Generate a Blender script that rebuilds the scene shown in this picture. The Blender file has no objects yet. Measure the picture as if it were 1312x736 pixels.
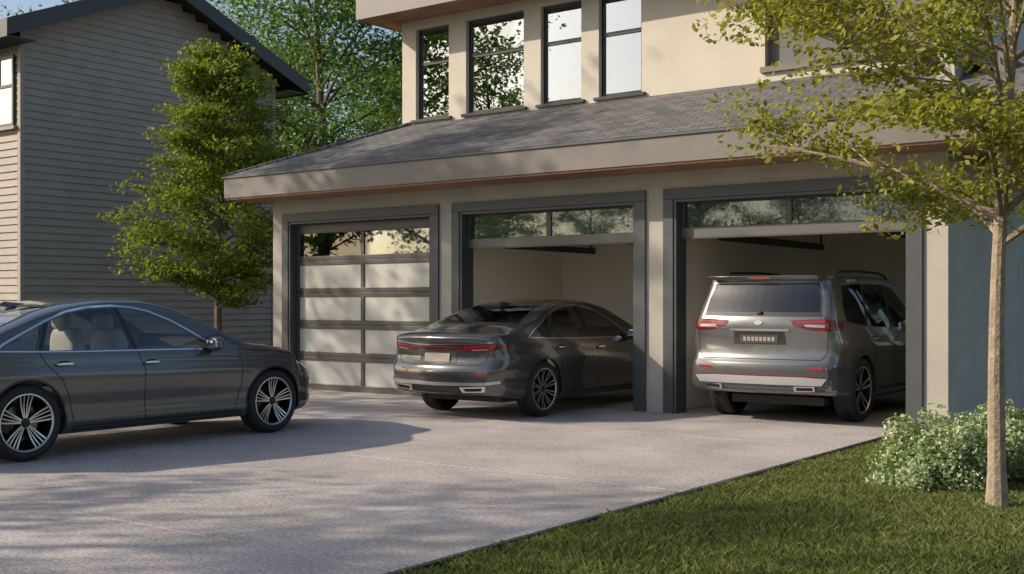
import bpy, bmesh, math, random
import numpy as np
from mathutils import Vector, Matrix
from mathutils.bvhtree import BVHTree
from mathutils.interpolate import poly_3d_calc
random.seed(7)
scene = bpy.context.scene
COL = scene.collection
R_ = math.radians

# ------------------------------------------------------------------ materials
def nodes_of(name):
    m = bpy.data.materials.new(name); m.use_nodes = True
    nt = m.node_tree
    b = nt.nodes.get('Principled BSDF')
    return m, nt, b

def pbr(name, col, rough=0.6, metal=0.0, var=0.0, vscale=3.0, bump=0.0, bscale=60.0, coat=0.0, spec=0.5, fine=0.0, fscale=200.0):
    m, nt, b = nodes_of(name)
    b.inputs['Roughness'].default_value = rough
    b.inputs['Metallic'].default_value = metal
    b.inputs['Coat Weight'].default_value = coat
    b.inputs['Coat Roughness'].default_value = 0.03
    b.inputs['Specular IOR Level'].default_value = spec
    b.inputs['Base Color'].default_value = (*col, 1)
    tc = nt.nodes.new('ShaderNodeTexCoord')
    last = None
    if var > 0:
        n = nt.nodes.new('ShaderNodeTexNoise'); n.inputs['Scale'].default_value = vscale
        n.inputs['Detail'].default_value = 6; n.inputs['Roughness'].default_value = 0.65
        nt.links.new(tc.outputs['Object'], n.inputs['Vector'])
        r = nt.nodes.new('ShaderNodeMapRange')
        r.inputs['From Min'].default_value = 0.3; r.inputs['From Max'].default_value = 0.7
        r.inputs['To Min'].default_value = 1 - var; r.inputs['To Max'].default_value = 1 + var
        nt.links.new(n.outputs['Fac'], r.inputs['Value'])
        last = r.outputs['Result']
        if fine > 0:
            n2 = nt.nodes.new('ShaderNodeTexNoise'); n2.inputs['Scale'].default_value = fscale
            n2.inputs['Detail'].default_value = 3
            nt.links.new(tc.outputs['Object'], n2.inputs['Vector'])
            r2 = nt.nodes.new('ShaderNodeMapRange')
            r2.inputs['From Min'].default_value = 0.3; r2.inputs['From Max'].default_value = 0.7
            r2.inputs['To Min'].default_value = 1 - fine; r2.inputs['To Max'].default_value = 1 + fine
            nt.links.new(n2.outputs['Fac'], r2.inputs['Value'])
            mm = nt.nodes.new('ShaderNodeMath'); mm.operation = 'MULTIPLY'
            nt.links.new(last, mm.inputs[0]); nt.links.new(r2.outputs['Result'], mm.inputs[1])
            last = mm.outputs[0]
        v = nt.nodes.new('ShaderNodeVectorMath'); v.operation = 'SCALE'
        v.inputs[0].default_value = col
        nt.links.new(last, v.inputs['Scale'])
        nt.links.new(v.outputs['Vector'], b.inputs['Base Color'])
    if bump > 0:
        n3 = nt.nodes.new('ShaderNodeTexNoise'); n3.inputs['Scale'].default_value = bscale
        n3.inputs['Detail'].default_value = 5
        nt.links.new(tc.outputs['Object'], n3.inputs['Vector'])
        bp = nt.nodes.new('ShaderNodeBump'); bp.inputs['Strength'].default_value = bump
        bp.inputs['Distance'].default_value = 0.01
        nt.links.new(n3.outputs['Fac'], bp.inputs['Height'])
        nt.links.new(bp.outputs['Normal'], b.inputs['Normal'])
    return m

def glass_mat(name, tint, ior, add, rough=0.0):
    m = bpy.data.materials.new(name); m.use_nodes = True
    nt = m.node_tree; nt.nodes.clear()
    o = nt.nodes.new('ShaderNodeOutputMaterial')
    t = nt.nodes.new('ShaderNodeBsdfTransparent'); t.inputs['Color'].default_value = (*tint, 1)
    g = nt.nodes.new('ShaderNodeBsdfGlossy'); g.inputs['Roughness'].default_value = rough
    g.inputs['Color'].default_value = (0.95, 0.97, 1, 1)
    f = nt.nodes.new('ShaderNodeFresnel'); f.inputs['IOR'].default_value = ior
    a = nt.nodes.new('ShaderNodeMath'); a.operation = 'ADD'; a.use_clamp = True; a.inputs[1].default_value = add
    mx = nt.nodes.new('ShaderNodeMixShader')
    nt.links.new(f.outputs[0], a.inputs[0]); nt.links.new(a.outputs[0], mx.inputs[0])
    nt.links.new(t.outputs[0], mx.inputs[1]); nt.links.new(g.outputs[0], mx.inputs[2])
    nt.links.new(mx.outputs[0], o.inputs['Surface'])
    return m

def leaf_mat(name, c1, c2, trans=0.35):
    m = bpy.data.materials.new(name); m.use_nodes = True
    nt = m.node_tree; nt.nodes.clear()
    o = nt.nodes.new('ShaderNodeOutputMaterial')
    geo = nt.nodes.new('ShaderNodeNewGeometry')
    cr = nt.nodes.new('ShaderNodeMix'); cr.data_type = 'RGBA'
    cr.inputs['A'].default_value = (*c1, 1); cr.inputs['B'].default_value = (*c2, 1)
    nt.links.new(geo.outputs['Random Per Island'], cr.inputs['Factor'])
    d = nt.nodes.new('ShaderNodeBsdfPrincipled'); d.inputs['Roughness'].default_value = 0.5
    d.inputs['Specular IOR Level'].default_value = 0.3
    t = nt.nodes.new('ShaderNodeBsdfTranslucent')
    mx = nt.nodes.new('ShaderNodeMixShader'); mx.inputs[0].default_value = trans
    g = nt.nodes.new('ShaderNodeVectorMath'); g.operation = 'MULTIPLY'; g.inputs[1].default_value = (1.3, 1.25, 0.6)
    nt.links.new(cr.outputs['Result'], d.inputs['Base Color'])
    nt.links.new(cr.outputs['Result'], g.inputs[0]); nt.links.new(g.outputs[0], t.inputs['Color'])
    nt.links.new(d.outputs[0], mx.inputs[1]); nt.links.new(t.outputs[0], mx.inputs[2])
    nt.links.new(mx.outputs[0], o.inputs['Surface'])
    return m

def brick_mat(name, swap, c1, c2, mortar, bw, bh, ms, rough, scale_y=1.0, bump=0.5):
    m, nt, b = nodes_of(name)
    b.inputs['Roughness'].default_value = rough
    tc = nt.nodes.new('ShaderNodeTexCoord')
    sp = nt.nodes.new('ShaderNodeSeparateXYZ'); cb = nt.nodes.new('ShaderNodeCombineXYZ')
    nt.links.new(tc.outputs['Object'], sp.inputs[0])
    mul = nt.nodes.new('ShaderNodeMath'); mul.operation = 'MULTIPLY'; mul.inputs[1].default_value = scale_y
    if swap:
        nt.links.new(sp.outputs['Y'], cb.inputs['X']); nt.links.new(sp.outputs['X'], mul.inputs[0])
    else:
        nt.links.new(sp.outputs['X'], cb.inputs['X']); nt.links.new(sp.outputs['Y'], mul.inputs[0])
    nt.links.new(mul.outputs[0], cb.inputs['Y'])
    br = nt.nodes.new('ShaderNodeTexBrick')
    br.inputs['Scale'].default_value = 1.0
    br.inputs['Brick Width'].default_value = bw; br.inputs['Row Height'].default_value = bh
    br.inputs['Mortar Size'].default_value = ms; br.inputs['Mortar Smooth'].default_value = 0.3
    br.inputs['Color1'].default_value = (*c1, 1); br.inputs['Color2'].default_value = (*c2, 1)
    br.inputs['Mortar'].default_value = (*mortar, 1)
    nt.links.new(cb.outputs[0], br.inputs['Vector'])
    n = nt.nodes.new('ShaderNodeTexNoise'); n.inputs['Scale'].default_value = 2.0; n.inputs['Detail'].default_value = 8
    nt.links.new(tc.outputs['Object'], n.inputs['Vector'])
    r = nt.nodes.new('ShaderNodeMapRange'); r.inputs['To Min'].default_value = 0.6; r.inputs['To Max'].default_value = 1.4
    nt.links.new(n.outputs['Fac'], r.inputs['Value'])
    v = nt.nodes.new('ShaderNodeVectorMath'); v.operation = 'SCALE'
    nt.links.new(br.outputs['Color'], v.inputs[0]); nt.links.new(r.outputs[0], v.inputs['Scale'])
    nt.links.new(v.outputs[0], b.inputs['Base Color'])
    bp = nt.nodes.new('ShaderNodeBump'); bp.inputs['Strength'].default_value = bump; bp.inputs['Distance'].default_value = 0.01
    bp.invert = True
    nt.links.new(br.outputs['Fac'], bp.inputs['Height']); nt.links.new(bp.outputs[0], b.inputs['Normal'])
    return m

M = {}
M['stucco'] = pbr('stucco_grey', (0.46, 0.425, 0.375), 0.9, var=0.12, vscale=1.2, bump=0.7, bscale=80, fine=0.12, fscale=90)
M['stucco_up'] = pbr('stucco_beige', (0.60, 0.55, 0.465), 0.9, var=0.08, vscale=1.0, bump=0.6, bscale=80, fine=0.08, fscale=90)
M['panel_grey'] = pbr('panel_grey', (0.17, 0.17, 0.175), 0.8, var=0.06, bump=0.2)
M['trim'] = pbr('trim_dark', (0.072, 0.078, 0.085), 0.45, var=0.08, vscale=5)
M['black'] = pbr('frame_black', (0.022, 0.023, 0.025), 0.35)
M['fascia'] = pbr('fascia_metal', (0.175, 0.155, 0.143), 0.42, var=0.10, vscale=1.5)
M['wood'] = brick_mat('soffit_wood', False, (0.42, 0.22, 0.125), (0.34, 0.175, 0.10), (0.12, 0.06, 0.035), 2.4, 0.09, 0.004, 0.5)
M['shingle'] = brick_mat('shingles', False, (0.165, 0.158, 0.157), (0.105, 0.103, 0.105), (0.04, 0.038, 0.037), 0.26, 0.13, 0.009, 0.95, 1.09, 0.8)
M['shingle_s'] = brick_mat('shingles_side', True, (0.165, 0.15, 0.14), (0.115, 0.105, 0.10), (0.05, 0.045, 0.042), 0.26, 0.13, 0.007, 0.95, 1.09)
M['shingle_dk'] = brick_mat('shingles_dark', False, (0.06, 0.06, 0.065), (0.045, 0.045, 0.05), (0.02, 0.02, 0.02), 0.26, 0.13, 0.007, 0.95, 1.09)
M['siding'] = pbr('siding_grey', (0.35, 0.31, 0.28), 0.7, var=0.12, vscale=2.0, bump=0.15, bscale=40)
M['concrete'] = pbr('driveway_concrete', (0.43, 0.385, 0.365), 0.85, var=0.24, vscale=0.9, bump=0.8, bscale=70, fine=0.30, fscale=34)
M['joint'] = pbr('joint_sealant', (0.16, 0.145, 0.135), 0.9)
M['floor'] = pbr('garage_floor', (0.46, 0.43, 0.39), 0.5, var=0.1, vscale=1.0)
M['inwall'] = pbr('interior_paint', (0.92, 0.84, 0.72), 0.9, var=0.02)
M['asphalt'] = pbr('asphalt', (0.05, 0.05, 0.05), 0.9, var=0.2, fine=0.3)
M['soil'] = pbr('lawn_ground', (0.065, 0.085, 0.03), 1.0, var=0.35, vscale=0.7, fine=0.3, fscale=60)
M['pane'] = pbr('frosted_pane', (0.50, 0.50, 0.48), 0.2, spec=0.6, var=0.03, vscale=0.8)
M['rail'] = pbr('door_rail_dark', (0.07, 0.067, 0.065), 0.4)
M['rail2'] = pbr('door_rail_taupe', (0.13, 0.12, 0.115), 0.4)
M['glass_h'] = glass_mat('house_glass', (0.55, 0.6, 0.6), 1.6, 0.30)
M['glass_g'] = glass_mat('garage_glass', (0.75, 0.8, 0.8), 1.45, 0.06, 0.02)
M['header'] = pbr('header_board', (0.27, 0.275, 0.27), 0.8)
M['glass_c'] = glass_mat('car_glass', (0.72, 0.75, 0.75), 1.5, 0.05)
M['glass_m'] = glass_mat('car_glass_tint', (0.22, 0.24, 0.24), 1.5, 0.07)
M['glass_d'] = glass_mat('car_glass_privacy', (0.07, 0.075, 0.08), 1.5, 0.04)
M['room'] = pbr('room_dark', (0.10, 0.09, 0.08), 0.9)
M['curtain'] = pbr('curtain', (0.7, 0.7, 0.68), 0.9)
M['bark'] = pbr('bark', (0.30, 0.235, 0.17), 0.95, var=0.35, vscale=14, bump=1.0, bscale=40)
M['bark_dk'] = pbr('bark_dark', (0.14, 0.105, 0.08), 0.95, var=0.3, vscale=12, bump=0.8, bscale=40)
M['leaf_l'] = leaf_mat('leaf_green', (0.10, 0.155, 0.025), (0.25, 0.32, 0.055), 0.45)
M['leaf_r'] = leaf_mat('leaf_lime', (0.17, 0.19, 0.03), (0.37, 0.38, 0.08), 0.48)
M['leaf_b'] = leaf_mat('leaf_background', (0.06, 0.135, 0.032), (0.19, 0.30, 0.085), 0.42)
M['leaf_s'] = leaf_mat('leaf_shrub', (0.18, 0.27, 0.11), (0.38, 0.46, 0.24), 0.25)
M['flower'] = leaf_mat('flower_cream', (0.54, 0.56, 0.40), (0.72, 0.72, 0.56), 0.2)
M['grass'] = leaf_mat('grass_blades', (0.08, 0.115, 0.03), (0.27, 0.29, 0.11), 0.38)
# car
M['paint_a'] = pbr('paint_graphite', (0.10, 0.105, 0.11), 0.28, metal=0.55, coat=1.0)
M['paint_b'] = pbr('paint_charcoal', (0.115, 0.115, 0.117), 0.22, metal=0.7, coat=1.0)
M['paint_c'] = pbr('paint_silver_grey', (0.20, 0.202, 0.205), 0.27, metal=0.7, coat=1.0)
M['plastic'] = pbr('black_plastic', (0.02, 0.02, 0.021), 0.5)
M['cladding'] = pbr('cladding', (0.055, 0.058, 0.062), 0.45)
M['gap'] = pbr('panel_gap', (0.004, 0.004, 0.004), 0.8)
M['chrome'] = pbr('chrome', (0.70, 0.70, 0.71), 0.12, metal=1.0)
M['satin'] = pbr('satin_silver', (0.62, 0.62, 0.63), 0.33, metal=0.85)
M['tyre'] = pbr('tyre_rubber', (0.022, 0.022, 0.022), 0.75, bump=0.2, bscale=80)
M['rimdk'] = pbr('rim_dark', (0.03, 0.031, 0.033), 0.3, metal=0.6)
M['rimlt'] = pbr('rim_machined', (0.66, 0.66, 0.66), 0.32, metal=0.85)
M['disc'] = pbr('brake_disc', (0.2, 0.2, 0.2), 0.4, metal=1.0)
M['red'] = pbr('tail_red', (0.15, 0.008, 0.012), 0.12, coat=1.0)
M['red2'] = pbr('tail_red_bright', (0.38, 0.02, 0.022), 0.15, coat=1.0)
M['lens'] = pbr('lamp_lens', (0.45, 0.41, 0.41), 0.1, metal=0.5, coat=1.0)
M['seat'] = pbr('seat_leather', (0.60, 0.55, 0.50), 0.6)
M['dark_in'] = pbr('car_interior', (0.05, 0.047, 0.044), 0.8)
M['plate'] = pbr('plate', (0.36, 0.31, 0.27), 0.5)

# ------------------------------------------------------------------ mesh builder
def empty(name, loc=(0, 0, 0)):
    e = bpy.data.objects.new(name, None); e.location = loc; e.empty_display_size = 0.3
    COL.objects.link(e); return e

class MB:
    def __init__(s): s.v = []; s.f = []; s.m = []
    def add(s, vs, fs, mi=0):
        o = len(s.v); s.v += [tuple(v) for v in vs]
        for f in fs: s.f.append(tuple(i + o for i in f)); s.m.append(mi)
    def box(s, x0, x1, y0, y1, z0, z1, mi=0):
        vs = [(x, y, z) for z in (z0, z1) for y in (y0, y1) for x in (x0, x1)]
        s.add(vs, [(0, 2, 3, 1), (4, 5, 7, 6), (0, 1, 5, 4), (2, 6, 7, 3), (0, 4, 6, 2), (1, 3, 7, 5)], mi)
    def squad(s, c, r, e=0.35, nu=20, nv=10, mi=0):
        sp = lambda a: math.copysign(abs(a) ** e, a)
        vs = []
        for j in range(nv + 1):
            ph = -math.pi / 2 + math.pi * j / nv
            for i in range(nu):
                th = 2 * math.pi * i / nu
                vs.append((c[0] + r[0] * sp(math.cos(ph)) * sp(math.cos(th)), c[1] + r[1] * sp(math.cos(ph)) * sp(math.sin(th)), c[2] + r[2] * sp(math.sin(ph))))
        fs = []
        for j in range(nv):
            for i in range(nu):
                a = j * nu + i; b = j * nu + (i + 1) % nu
                fs.append((a, b, b + nu, a + nu))
        s.add(vs, fs, mi)
    def lathe_x(s, prof, n=48, mi=0, c=(0, 0, 0)):
        vs = []
        for (r, x) in prof:
            for i in range(n):
                a = 2 * math.pi * i / n
                vs.append((c[0] + x, c[1] + r * math.cos(a), c[2] + r * math.sin(a)))
        fs = []
        for j in range(len(prof) - 1):
            for i in range(n):
                a = j * n + i; b = j * n + (i + 1) % n
                fs.append((a, a + n, b + n, b))
        s.add(vs, fs, mi)
    def tube(s, pts, rad, n=8, mi=0):
        pts = [Vector(p) for p in pts]; vs = []
        if not hasattr(rad, '__len__'): rad = [rad] * len(pts)
        for k, p in enumerate(pts):
            t = (pts[min(k + 1, len(pts) - 1)] - pts[max(k - 1, 0)]).normalized()
            u = t.cross(Vector((0.31, 0.2, 0.93)))
            if u.length < 1e-3: u = t.cross(Vector((1, 0, 0)))
            u.normalize(); w = t.cross(u)
            for i in range(n):
                a = 2 * math.pi * i / n
                vs.append(p + (u * math.cos(a) + w * math.sin(a)) * rad[k])
        fs = []
        for j in range(len(pts) - 1):
            for i in range(n):
                a = j * n + i; b = j * n + (i + 1) % n
                fs.append((a, b, b + n, a + n))
        fs.append(tuple(range(n))[::-1]); fs.append(tuple(range((len(pts) - 1) * n, len(pts) * n)))
        s.add(vs, fs, mi)
    def obj(s, name, mats, parent=None, smooth=None, bevel=0.0, weld=False):
        me = bpy.data.meshes.new(name); me.from_pydata(s.v, [], s.f); me.update()
        for m in mats: me.materials.append(m)
        me.polygons.foreach_set('material_index', s.m)
        bm = bmesh.new(); bm.from_mesh(me)
        if weld: bmesh.ops.remove_doubles(bm, verts=bm.verts, dist=1e-5)
        bmesh.ops.recalc_face_normals(bm, faces=bm.faces)
        bm.to_mesh(me); bm.free()
        if smooth is not None:
            me.polygons.foreach_set('use_smooth', [True] * len(me.polygons))
            me.set_sharp_from_angle(angle=R_(smooth))
        o = bpy.data.objects.new(name, me); COL.objects.link(o)
        if parent: o.parent = parent
        if bevel > 0:
            b = o.modifiers.new('bevel', 'BEVEL'); b.width = bevel; b.segments = 2; b.limit_method = 'ANGLE'
            b.harden_normals = False
        return o

def inst(name, me, parent, loc=(0, 0, 0), rotz=0.0, scale=1.0):
    o = bpy.data.objects.new(name, me); COL.objects.link(o); o.parent = parent
    o.location = loc; o.rotation_euler = (0, 0, rotz)
    o.scale = (scale, scale, scale) if not hasattr(scale, '__len__') else scale
    return o

def quad_mesh(name, V, mats, midx):
    n = len(V); me = bpy.data.meshes.new(name)
    me.vertices.add(n * 4); me.vertices.foreach_set('co', V.reshape(-1).astype(np.float32))
    me.loops.add(n * 4); me.loops.foreach_set('vertex_index', np.arange(n * 4, dtype=np.int32))
    me.polygons.add(n); me.polygons.foreach_set('loop_start', np.arange(0, n * 4, 4, dtype=np.int32))
    for m in mats: me.materials.append(m)
    me.polygons.foreach_set('material_index', np.asarray(midx, dtype=np.int32))
    me.update(calc_edges=True)
    return me

# ------------------------------------------------------------------ WORLD / SUN / CAMERA
SUN_EL = 29.0; SDX, SDY = 0.80, 0.60
w = bpy.data.worlds.new('World'); scene.world = w; w.use_nodes = True
nt = w.node_tree; bg = nt.nodes['Background']
sky = nt.nodes.new('ShaderNodeTexSky'); sky.sky_type = 'NISHITA'; sky.sun_disc = False
sky.sun_elevation = R_(SUN_EL); sky.sun_rotation = math.atan2(-SDX, -SDY) % (2 * math.pi)
sky.air_density = 1.0; sky.dust_density = 2.2; sky.ozone_density = 1.0
nt.links.new(sky.outputs[0], bg.inputs[0]); bg.inputs[1].default_value = 0.15
sl = bpy.data.lights.new('sun', 'SUN'); sl.energy = 5.0; sl.angle = R_(0.6); sl.color = (1.0, 0.87, 0.70)
so = bpy.data.objects.new('sun', sl); COL.objects.link(so)
ce = math.cos(R_(SUN_EL))
so.rotation_euler = Vector((SDX * ce, SDY * ce, -math.sin(R_(SUN_EL)))).to_track_quat('-Z', 'Y').to_euler()
so.location = (-30, -30, 30)

cam = bpy.data.cameras.new('camera'); co = bpy.data.objects.new('camera', cam); COL.objects.link(co)
co.location = (0, -13.45, 1.45); co.rotation_euler = (R_(90), 0, R_(36.5))
cam.sensor_width = 36; cam.lens = 40.7; cam.shift_y = 0.0152; cam.clip_end = 2000; cam.clip_start = 0.05
scene.camera = co
scene.view_settings.view_transform = 'Standard'; scene.view_settings.look = 'None'; scene.view_settings.exposure = 0

# ------------------------------------------------------------------ GROUND
mb = MB(); S = 600
mb.add([(-S, -S, -0.065), (S, -S, -0.065), (S, S, -0.065), (-S, S, -0.065)], [(0, 1, 2, 3)])
mb.obj('ground', [M['soil']])
DX = -4.23
mb = MB(); ys = [-0.012, -2.2, -5.5, -8.8, -12.1, -15.4, -18.7, -22.0, -26.0]; xs = [-16.4, -10.32, DX]
for i in range(len(ys) - 1):
    for j in range(2):
        mb.box(xs[j] + 0.007, xs[j + 1] - 0.007, ys[i + 1] + 0.007, ys[i] - 0.007, -0.10, 0.0)
mb.obj('driveway', [M['concrete']], bevel=0.006)
mb = MB(); mb.box(-16.38, DX - 0.02, -25.9, -0.02, -0.09, -0.012); mb.obj('driveway_joint_filler', [M['joint']])
mb = MB(); mb.box(DX - 0.004, DX + 0.03, -26, -0.02, -0.1, -0.004); mb.obj('slab_shadow_strip', [M['black']])  # black strip stands in for the shadow line beside the raised slab
mb = MB(); mb.add([(-S, -33, -0.05), (S, -33, -0.05), (S, -26.2, -0.05), (-S, -26.2, -0.05)], [(0, 1, 2, 3)])
mb.obj('road', [M['asphalt']])
mb = MB(); mb.box(-S, S, -26.19, -26.02, -0.06, 0.01); mb.obj('kerb', [M['concrete']])

def grass(name, regions, seed):
    rng = np.random.default_rng(seed); allv = []
    for (x0, x1, y0, y1, dens, hgt) in regions:
        n = int((x1 - x0) * (y1 - y0) * dens)
        p = np.stack([rng.uniform(x0, x1, n), rng.uniform(y0, y1, n)], 1)
        a = rng.uniform(0, 2 * np.pi, n); wd = rng.uniform(0.0015, 0.0034, n)
        cl = 0.5 + 0.5 * np.sin(p[:, 0] * 5.1 + np.sin(p[:, 1] * 3.7) * 2) * np.sin(p[:, 1] * 4.3 + np.cos(p[:, 0] * 2.9) * 2)
        h = hgt * rng.uniform(0.55, 1.15, n) * (0.8 + 0.35 * cl)
        la = rng.uniform(0, 2 * np.pi, n); ll = h * rng.uniform(0.1, 1.0, n)
        dx, dy = np.cos(a) * wd, np.sin(a) * wd; z0 = np.full(n, -0.066)
        q = np.zeros((n, 4, 3))
        q[:, 0] = np.stack([p[:, 0] - dx, p[:, 1] - dy, z0], 1)
        q[:, 1] = np.stack([p[:, 0] + dx, p[:, 1] + dy, z0], 1)
        mx_ = p[:, 0] + np.cos(la) * ll * 0.35; my_ = p[:, 1] + np.sin(la) * ll * 0.35
        q[:, 2] = np.stack([mx_ + dx, my_ + dy, z0 + h * 0.65], 1)
        q[:, 3] = np.stack([p[:, 0] + np.cos(la) * ll, p[:, 1] + np.sin(la) * ll, z0 + h], 1)
        allv.append(q)
    V = np.concatenate(allv)
    me = quad_mesh(name, V, [M['grass']], np.zeros(len(V)))
    o = bpy.data.objects.new(name, me); COL.objects.link(o); return o
grass('lawn_grass', [(-4.18, -0.6, -10.0, 0.0, 6500, 0.075), (-3.75, -0.6, 0.0, 5.0, 1500, 0.08), (-0.6, 4.0, -10, 4.0, 900, 0.08), (-4.18, 4, -14, -10, 900, 0.08),
                     (-21.5, -16.45, -6, 6, 500, 0.09)], 3)

# ------------------------------------------------------------------ GARAGE BUILDING
H = empty('garage_house')
GX0, GX1 = -15.02, -3.82
doors = [(-14.62, -11.47), (-10.91, -7.88), (-7.31, -4.25)]
OT = 2.80
SW = (3.75, 5.35, 0.9, 2.6)   # unseen side window added to brighten the right bay: y0,y1,z0,z1
mb = MB()
edges = [GX0] + [e for d in doors for e in d] + [GX1]
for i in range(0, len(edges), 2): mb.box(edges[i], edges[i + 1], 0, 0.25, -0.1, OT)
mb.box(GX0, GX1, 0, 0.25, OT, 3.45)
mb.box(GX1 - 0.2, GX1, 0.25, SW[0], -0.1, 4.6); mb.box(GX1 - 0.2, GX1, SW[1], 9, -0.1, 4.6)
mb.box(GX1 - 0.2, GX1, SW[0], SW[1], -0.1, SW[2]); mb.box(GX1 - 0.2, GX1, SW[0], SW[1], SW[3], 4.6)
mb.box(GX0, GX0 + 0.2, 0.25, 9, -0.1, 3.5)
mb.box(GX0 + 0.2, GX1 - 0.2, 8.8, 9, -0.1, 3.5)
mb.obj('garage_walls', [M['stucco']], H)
mb = MB(); xg = GX1 - 0.12
mb.box(xg - 0.03, xg + 0.03, SW[0], SW[0] + 0.05, SW[2], SW[3]); mb.box(xg - 0.03, xg + 0.03, SW[1] - 0.05, SW[1], SW[2], SW[3])
mb.box(xg - 0.03, xg + 0.03, SW[0] + 0.05, SW[1] - 0.05, SW[2], SW[2] + 0.05); mb.box(xg - 0.03, xg + 0.03, SW[0] + 0.05, SW[1] - 0.05, SW[3] - 0.05, SW[3])
mb.box(xg - 0.03, xg + 0.03, 4.53, 4.57, SW[2] + 0.05, SW[3] - 0.05)
mb.add([(xg, SW[0] + 0.05, SW[2] + 0.05), (xg, SW[1] - 0.05, SW[2] + 0.05), (xg, SW[1] - 0.05, SW[3] - 0.05), (xg, SW[0] + 0.05, SW[3] - 0.05)], [(0, 1, 2, 3)], 1)
mb.obj('unseen_fill_window', [M['black'], M['glass_c']], H)  # out-of-view opening, put in to let more daylight into the bay
mb = MB(); TW = 0.15
for (a, b) in doors:
    mb.box(a - TW, a - 0.002, -0.035, -0.001, -0.05, OT)
    mb.box(b + 0.002, b + TW, -0.035, -0.001, -0.05, OT)
    mb.box(a - TW, b + TW, -0.037, -0.001, OT + 0.001, OT + 0.14)
    mb.box(a + 0.001, a + 0.04, -0.02, 0.26, 0.0, OT - 0.001)
    mb.box(b - 0.04, b - 0.001, -0.02, 0.26, 0.0, OT - 0.001)
    mb.box(a + 0.041, b - 0.041, -0.02, 0.26, OT - 0.04, OT - 0.001)
mb.obj('door_trim', [M['trim']], H, bevel=0.004)
mb = MB()
mb.box(-11.25, -11.10, 0.251, 8.79, 0, 3.05)
mb.box(-7.65, -7.50, 0.251, 8.79, 0, 3.05)
mb.box(-11.099, -7.651, 3.0, 3.1, 0, 3.05)
mb.box(-7.499, -4.03, 5.46, 5.56, 0, 3.05)
mb.box(-4.05, -4.022, 0.251, SW[0], 0, 3.05)
mb.box(-4.05, -4.022, SW[0], SW[1], 0, SW[2]); mb.box(-4.05, -4.022, SW[0], SW[1], SW[3], 3.05)
mb.box(-4.05, -4.022, SW[1], 5.459, 0, 3.05)
mb.box(-14.8, -4.03, 0.251, 8.79, 3.051, 3.1)
mb.box(-11.45, -11.251, 0.251, 0.27, 0, 3.05)
mb.obj('interior_walls', [M['inwall']], H)
mb = MB(); mb.box(GX0 + 0.2, GX1 - 0.2, 0.0, 8.8, -0.08, -0.001); mb.obj('garage_floor', [M['floor']], H)
mb = MB()
for x in (-10.42, -8.3, -6.82, -4.7):
    ye = 2.95 if x < -7.6 else 3.9
    mb.box(x - 0.02, x + 0.02, 0.3, ye, 2.26, 2.36)
    for yy in (1.2, ye - 0.1): mb.box(x - 0.012, x + 0.012, yy, yy + 0.03, 2.361, 3.05)
mb.obj('door_tracks', [M['black']], H)
a, b = doors[0]; a += 0.041; b -= 0.041
mb = MB(); y0, y1 = 0.12, 0.165
mb.box(a, b, y0, y1, 0.0, 0.10, 0)
zb = 0.10; ph = 0.385; rh = 0.145
mid = (a + b) / 2
for k in range(5):
    z0 = zb + k * (ph + rh); z1 = z0 + ph
    mi = 1 if k < 4 else 2
    for (p, q) in ((a + 0.07, mid - 0.035), (mid + 0.035, b - 0.07)):
        mb.box(p + 0.001, q - 0.001, y0 + 0.018, y0 + 0.026, z0 + 0.001, z1 - 0.001, mi)
    mb.box(a, a + 0.07, y0, y1, z0, z1, 0); mb.box(b - 0.07, b, y0, y1, z0, z1, 0)
    mb.box(mid - 0.035, mid + 0.035, y0, y1, z0, z1, 0)
    if k < 4:
        mb.box(a, b, y0, y1, z1, z1 + rh / 2 - 0.004, 0); mb.box(a, b, y0, y1, z1 + rh / 2 + 0.004, z1 + rh, 0)
    else: mb.box(a, b, y0, y1, z1, OT - 0.042, 0)
mb.obj('sectional_door', [M['rail'], M['pane'], M['glass_g']], H, bevel=0.003)
mb = MB(); mb.box(a, b, 0.20, 0.21, 0.01, 2.7); mb.obj('door_backing', [M['header']], H)
for di, zr in ((1, 2.27), (2, 2.30)):
    a, b = doors[di]; a += 0.041; b -= 0.041; mid = (a + b) / 2
    mb = MB()
    mb.box(a, b, y0, y1, zr, zr + 0.13, 1); mb.box(a, b, y0 - 0.012, y1 + 0.012, zr - 0.02, zr - 0.001, 0)
    mb.box(a, b, y0, y1, 2.74, OT - 0.042, 0)
    mb.box(a, a + 0.05, y0, y1, zr + 0.131, 2.739, 0); mb.box(b - 0.05, b, y0, y1, zr + 0.131, 2.739, 0)
    mb.box(mid - 0.04, mid + 0.04, y0, y1, zr + 0.131, 2.739, 0)
    for (p, q) in ((a + 0.05, mid - 0.04), (mid + 0.04, b - 0.05)):
        mb.box(p + 0.001, q - 0.001, y0 + 0.018, y0 + 0.026, zr + 0.132, 2.738, 2)
    for k in range(4):
        yk = 0.45 + k * 0.58
        mb.box(a, b, yk, yk + 0.56, 2.62, 2.66, 3)
    mb.obj('raised_door', [M['rail'], M['rail2'], M['glass_g'], M['inwall']], H, bevel=0.003)
    mb = MB(); mb.box(a + 0.02, b - 0.02, 0.20, 0.21, zr + 0.14, 2.75); mb.obj('header_board', [M['header']], H)

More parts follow.
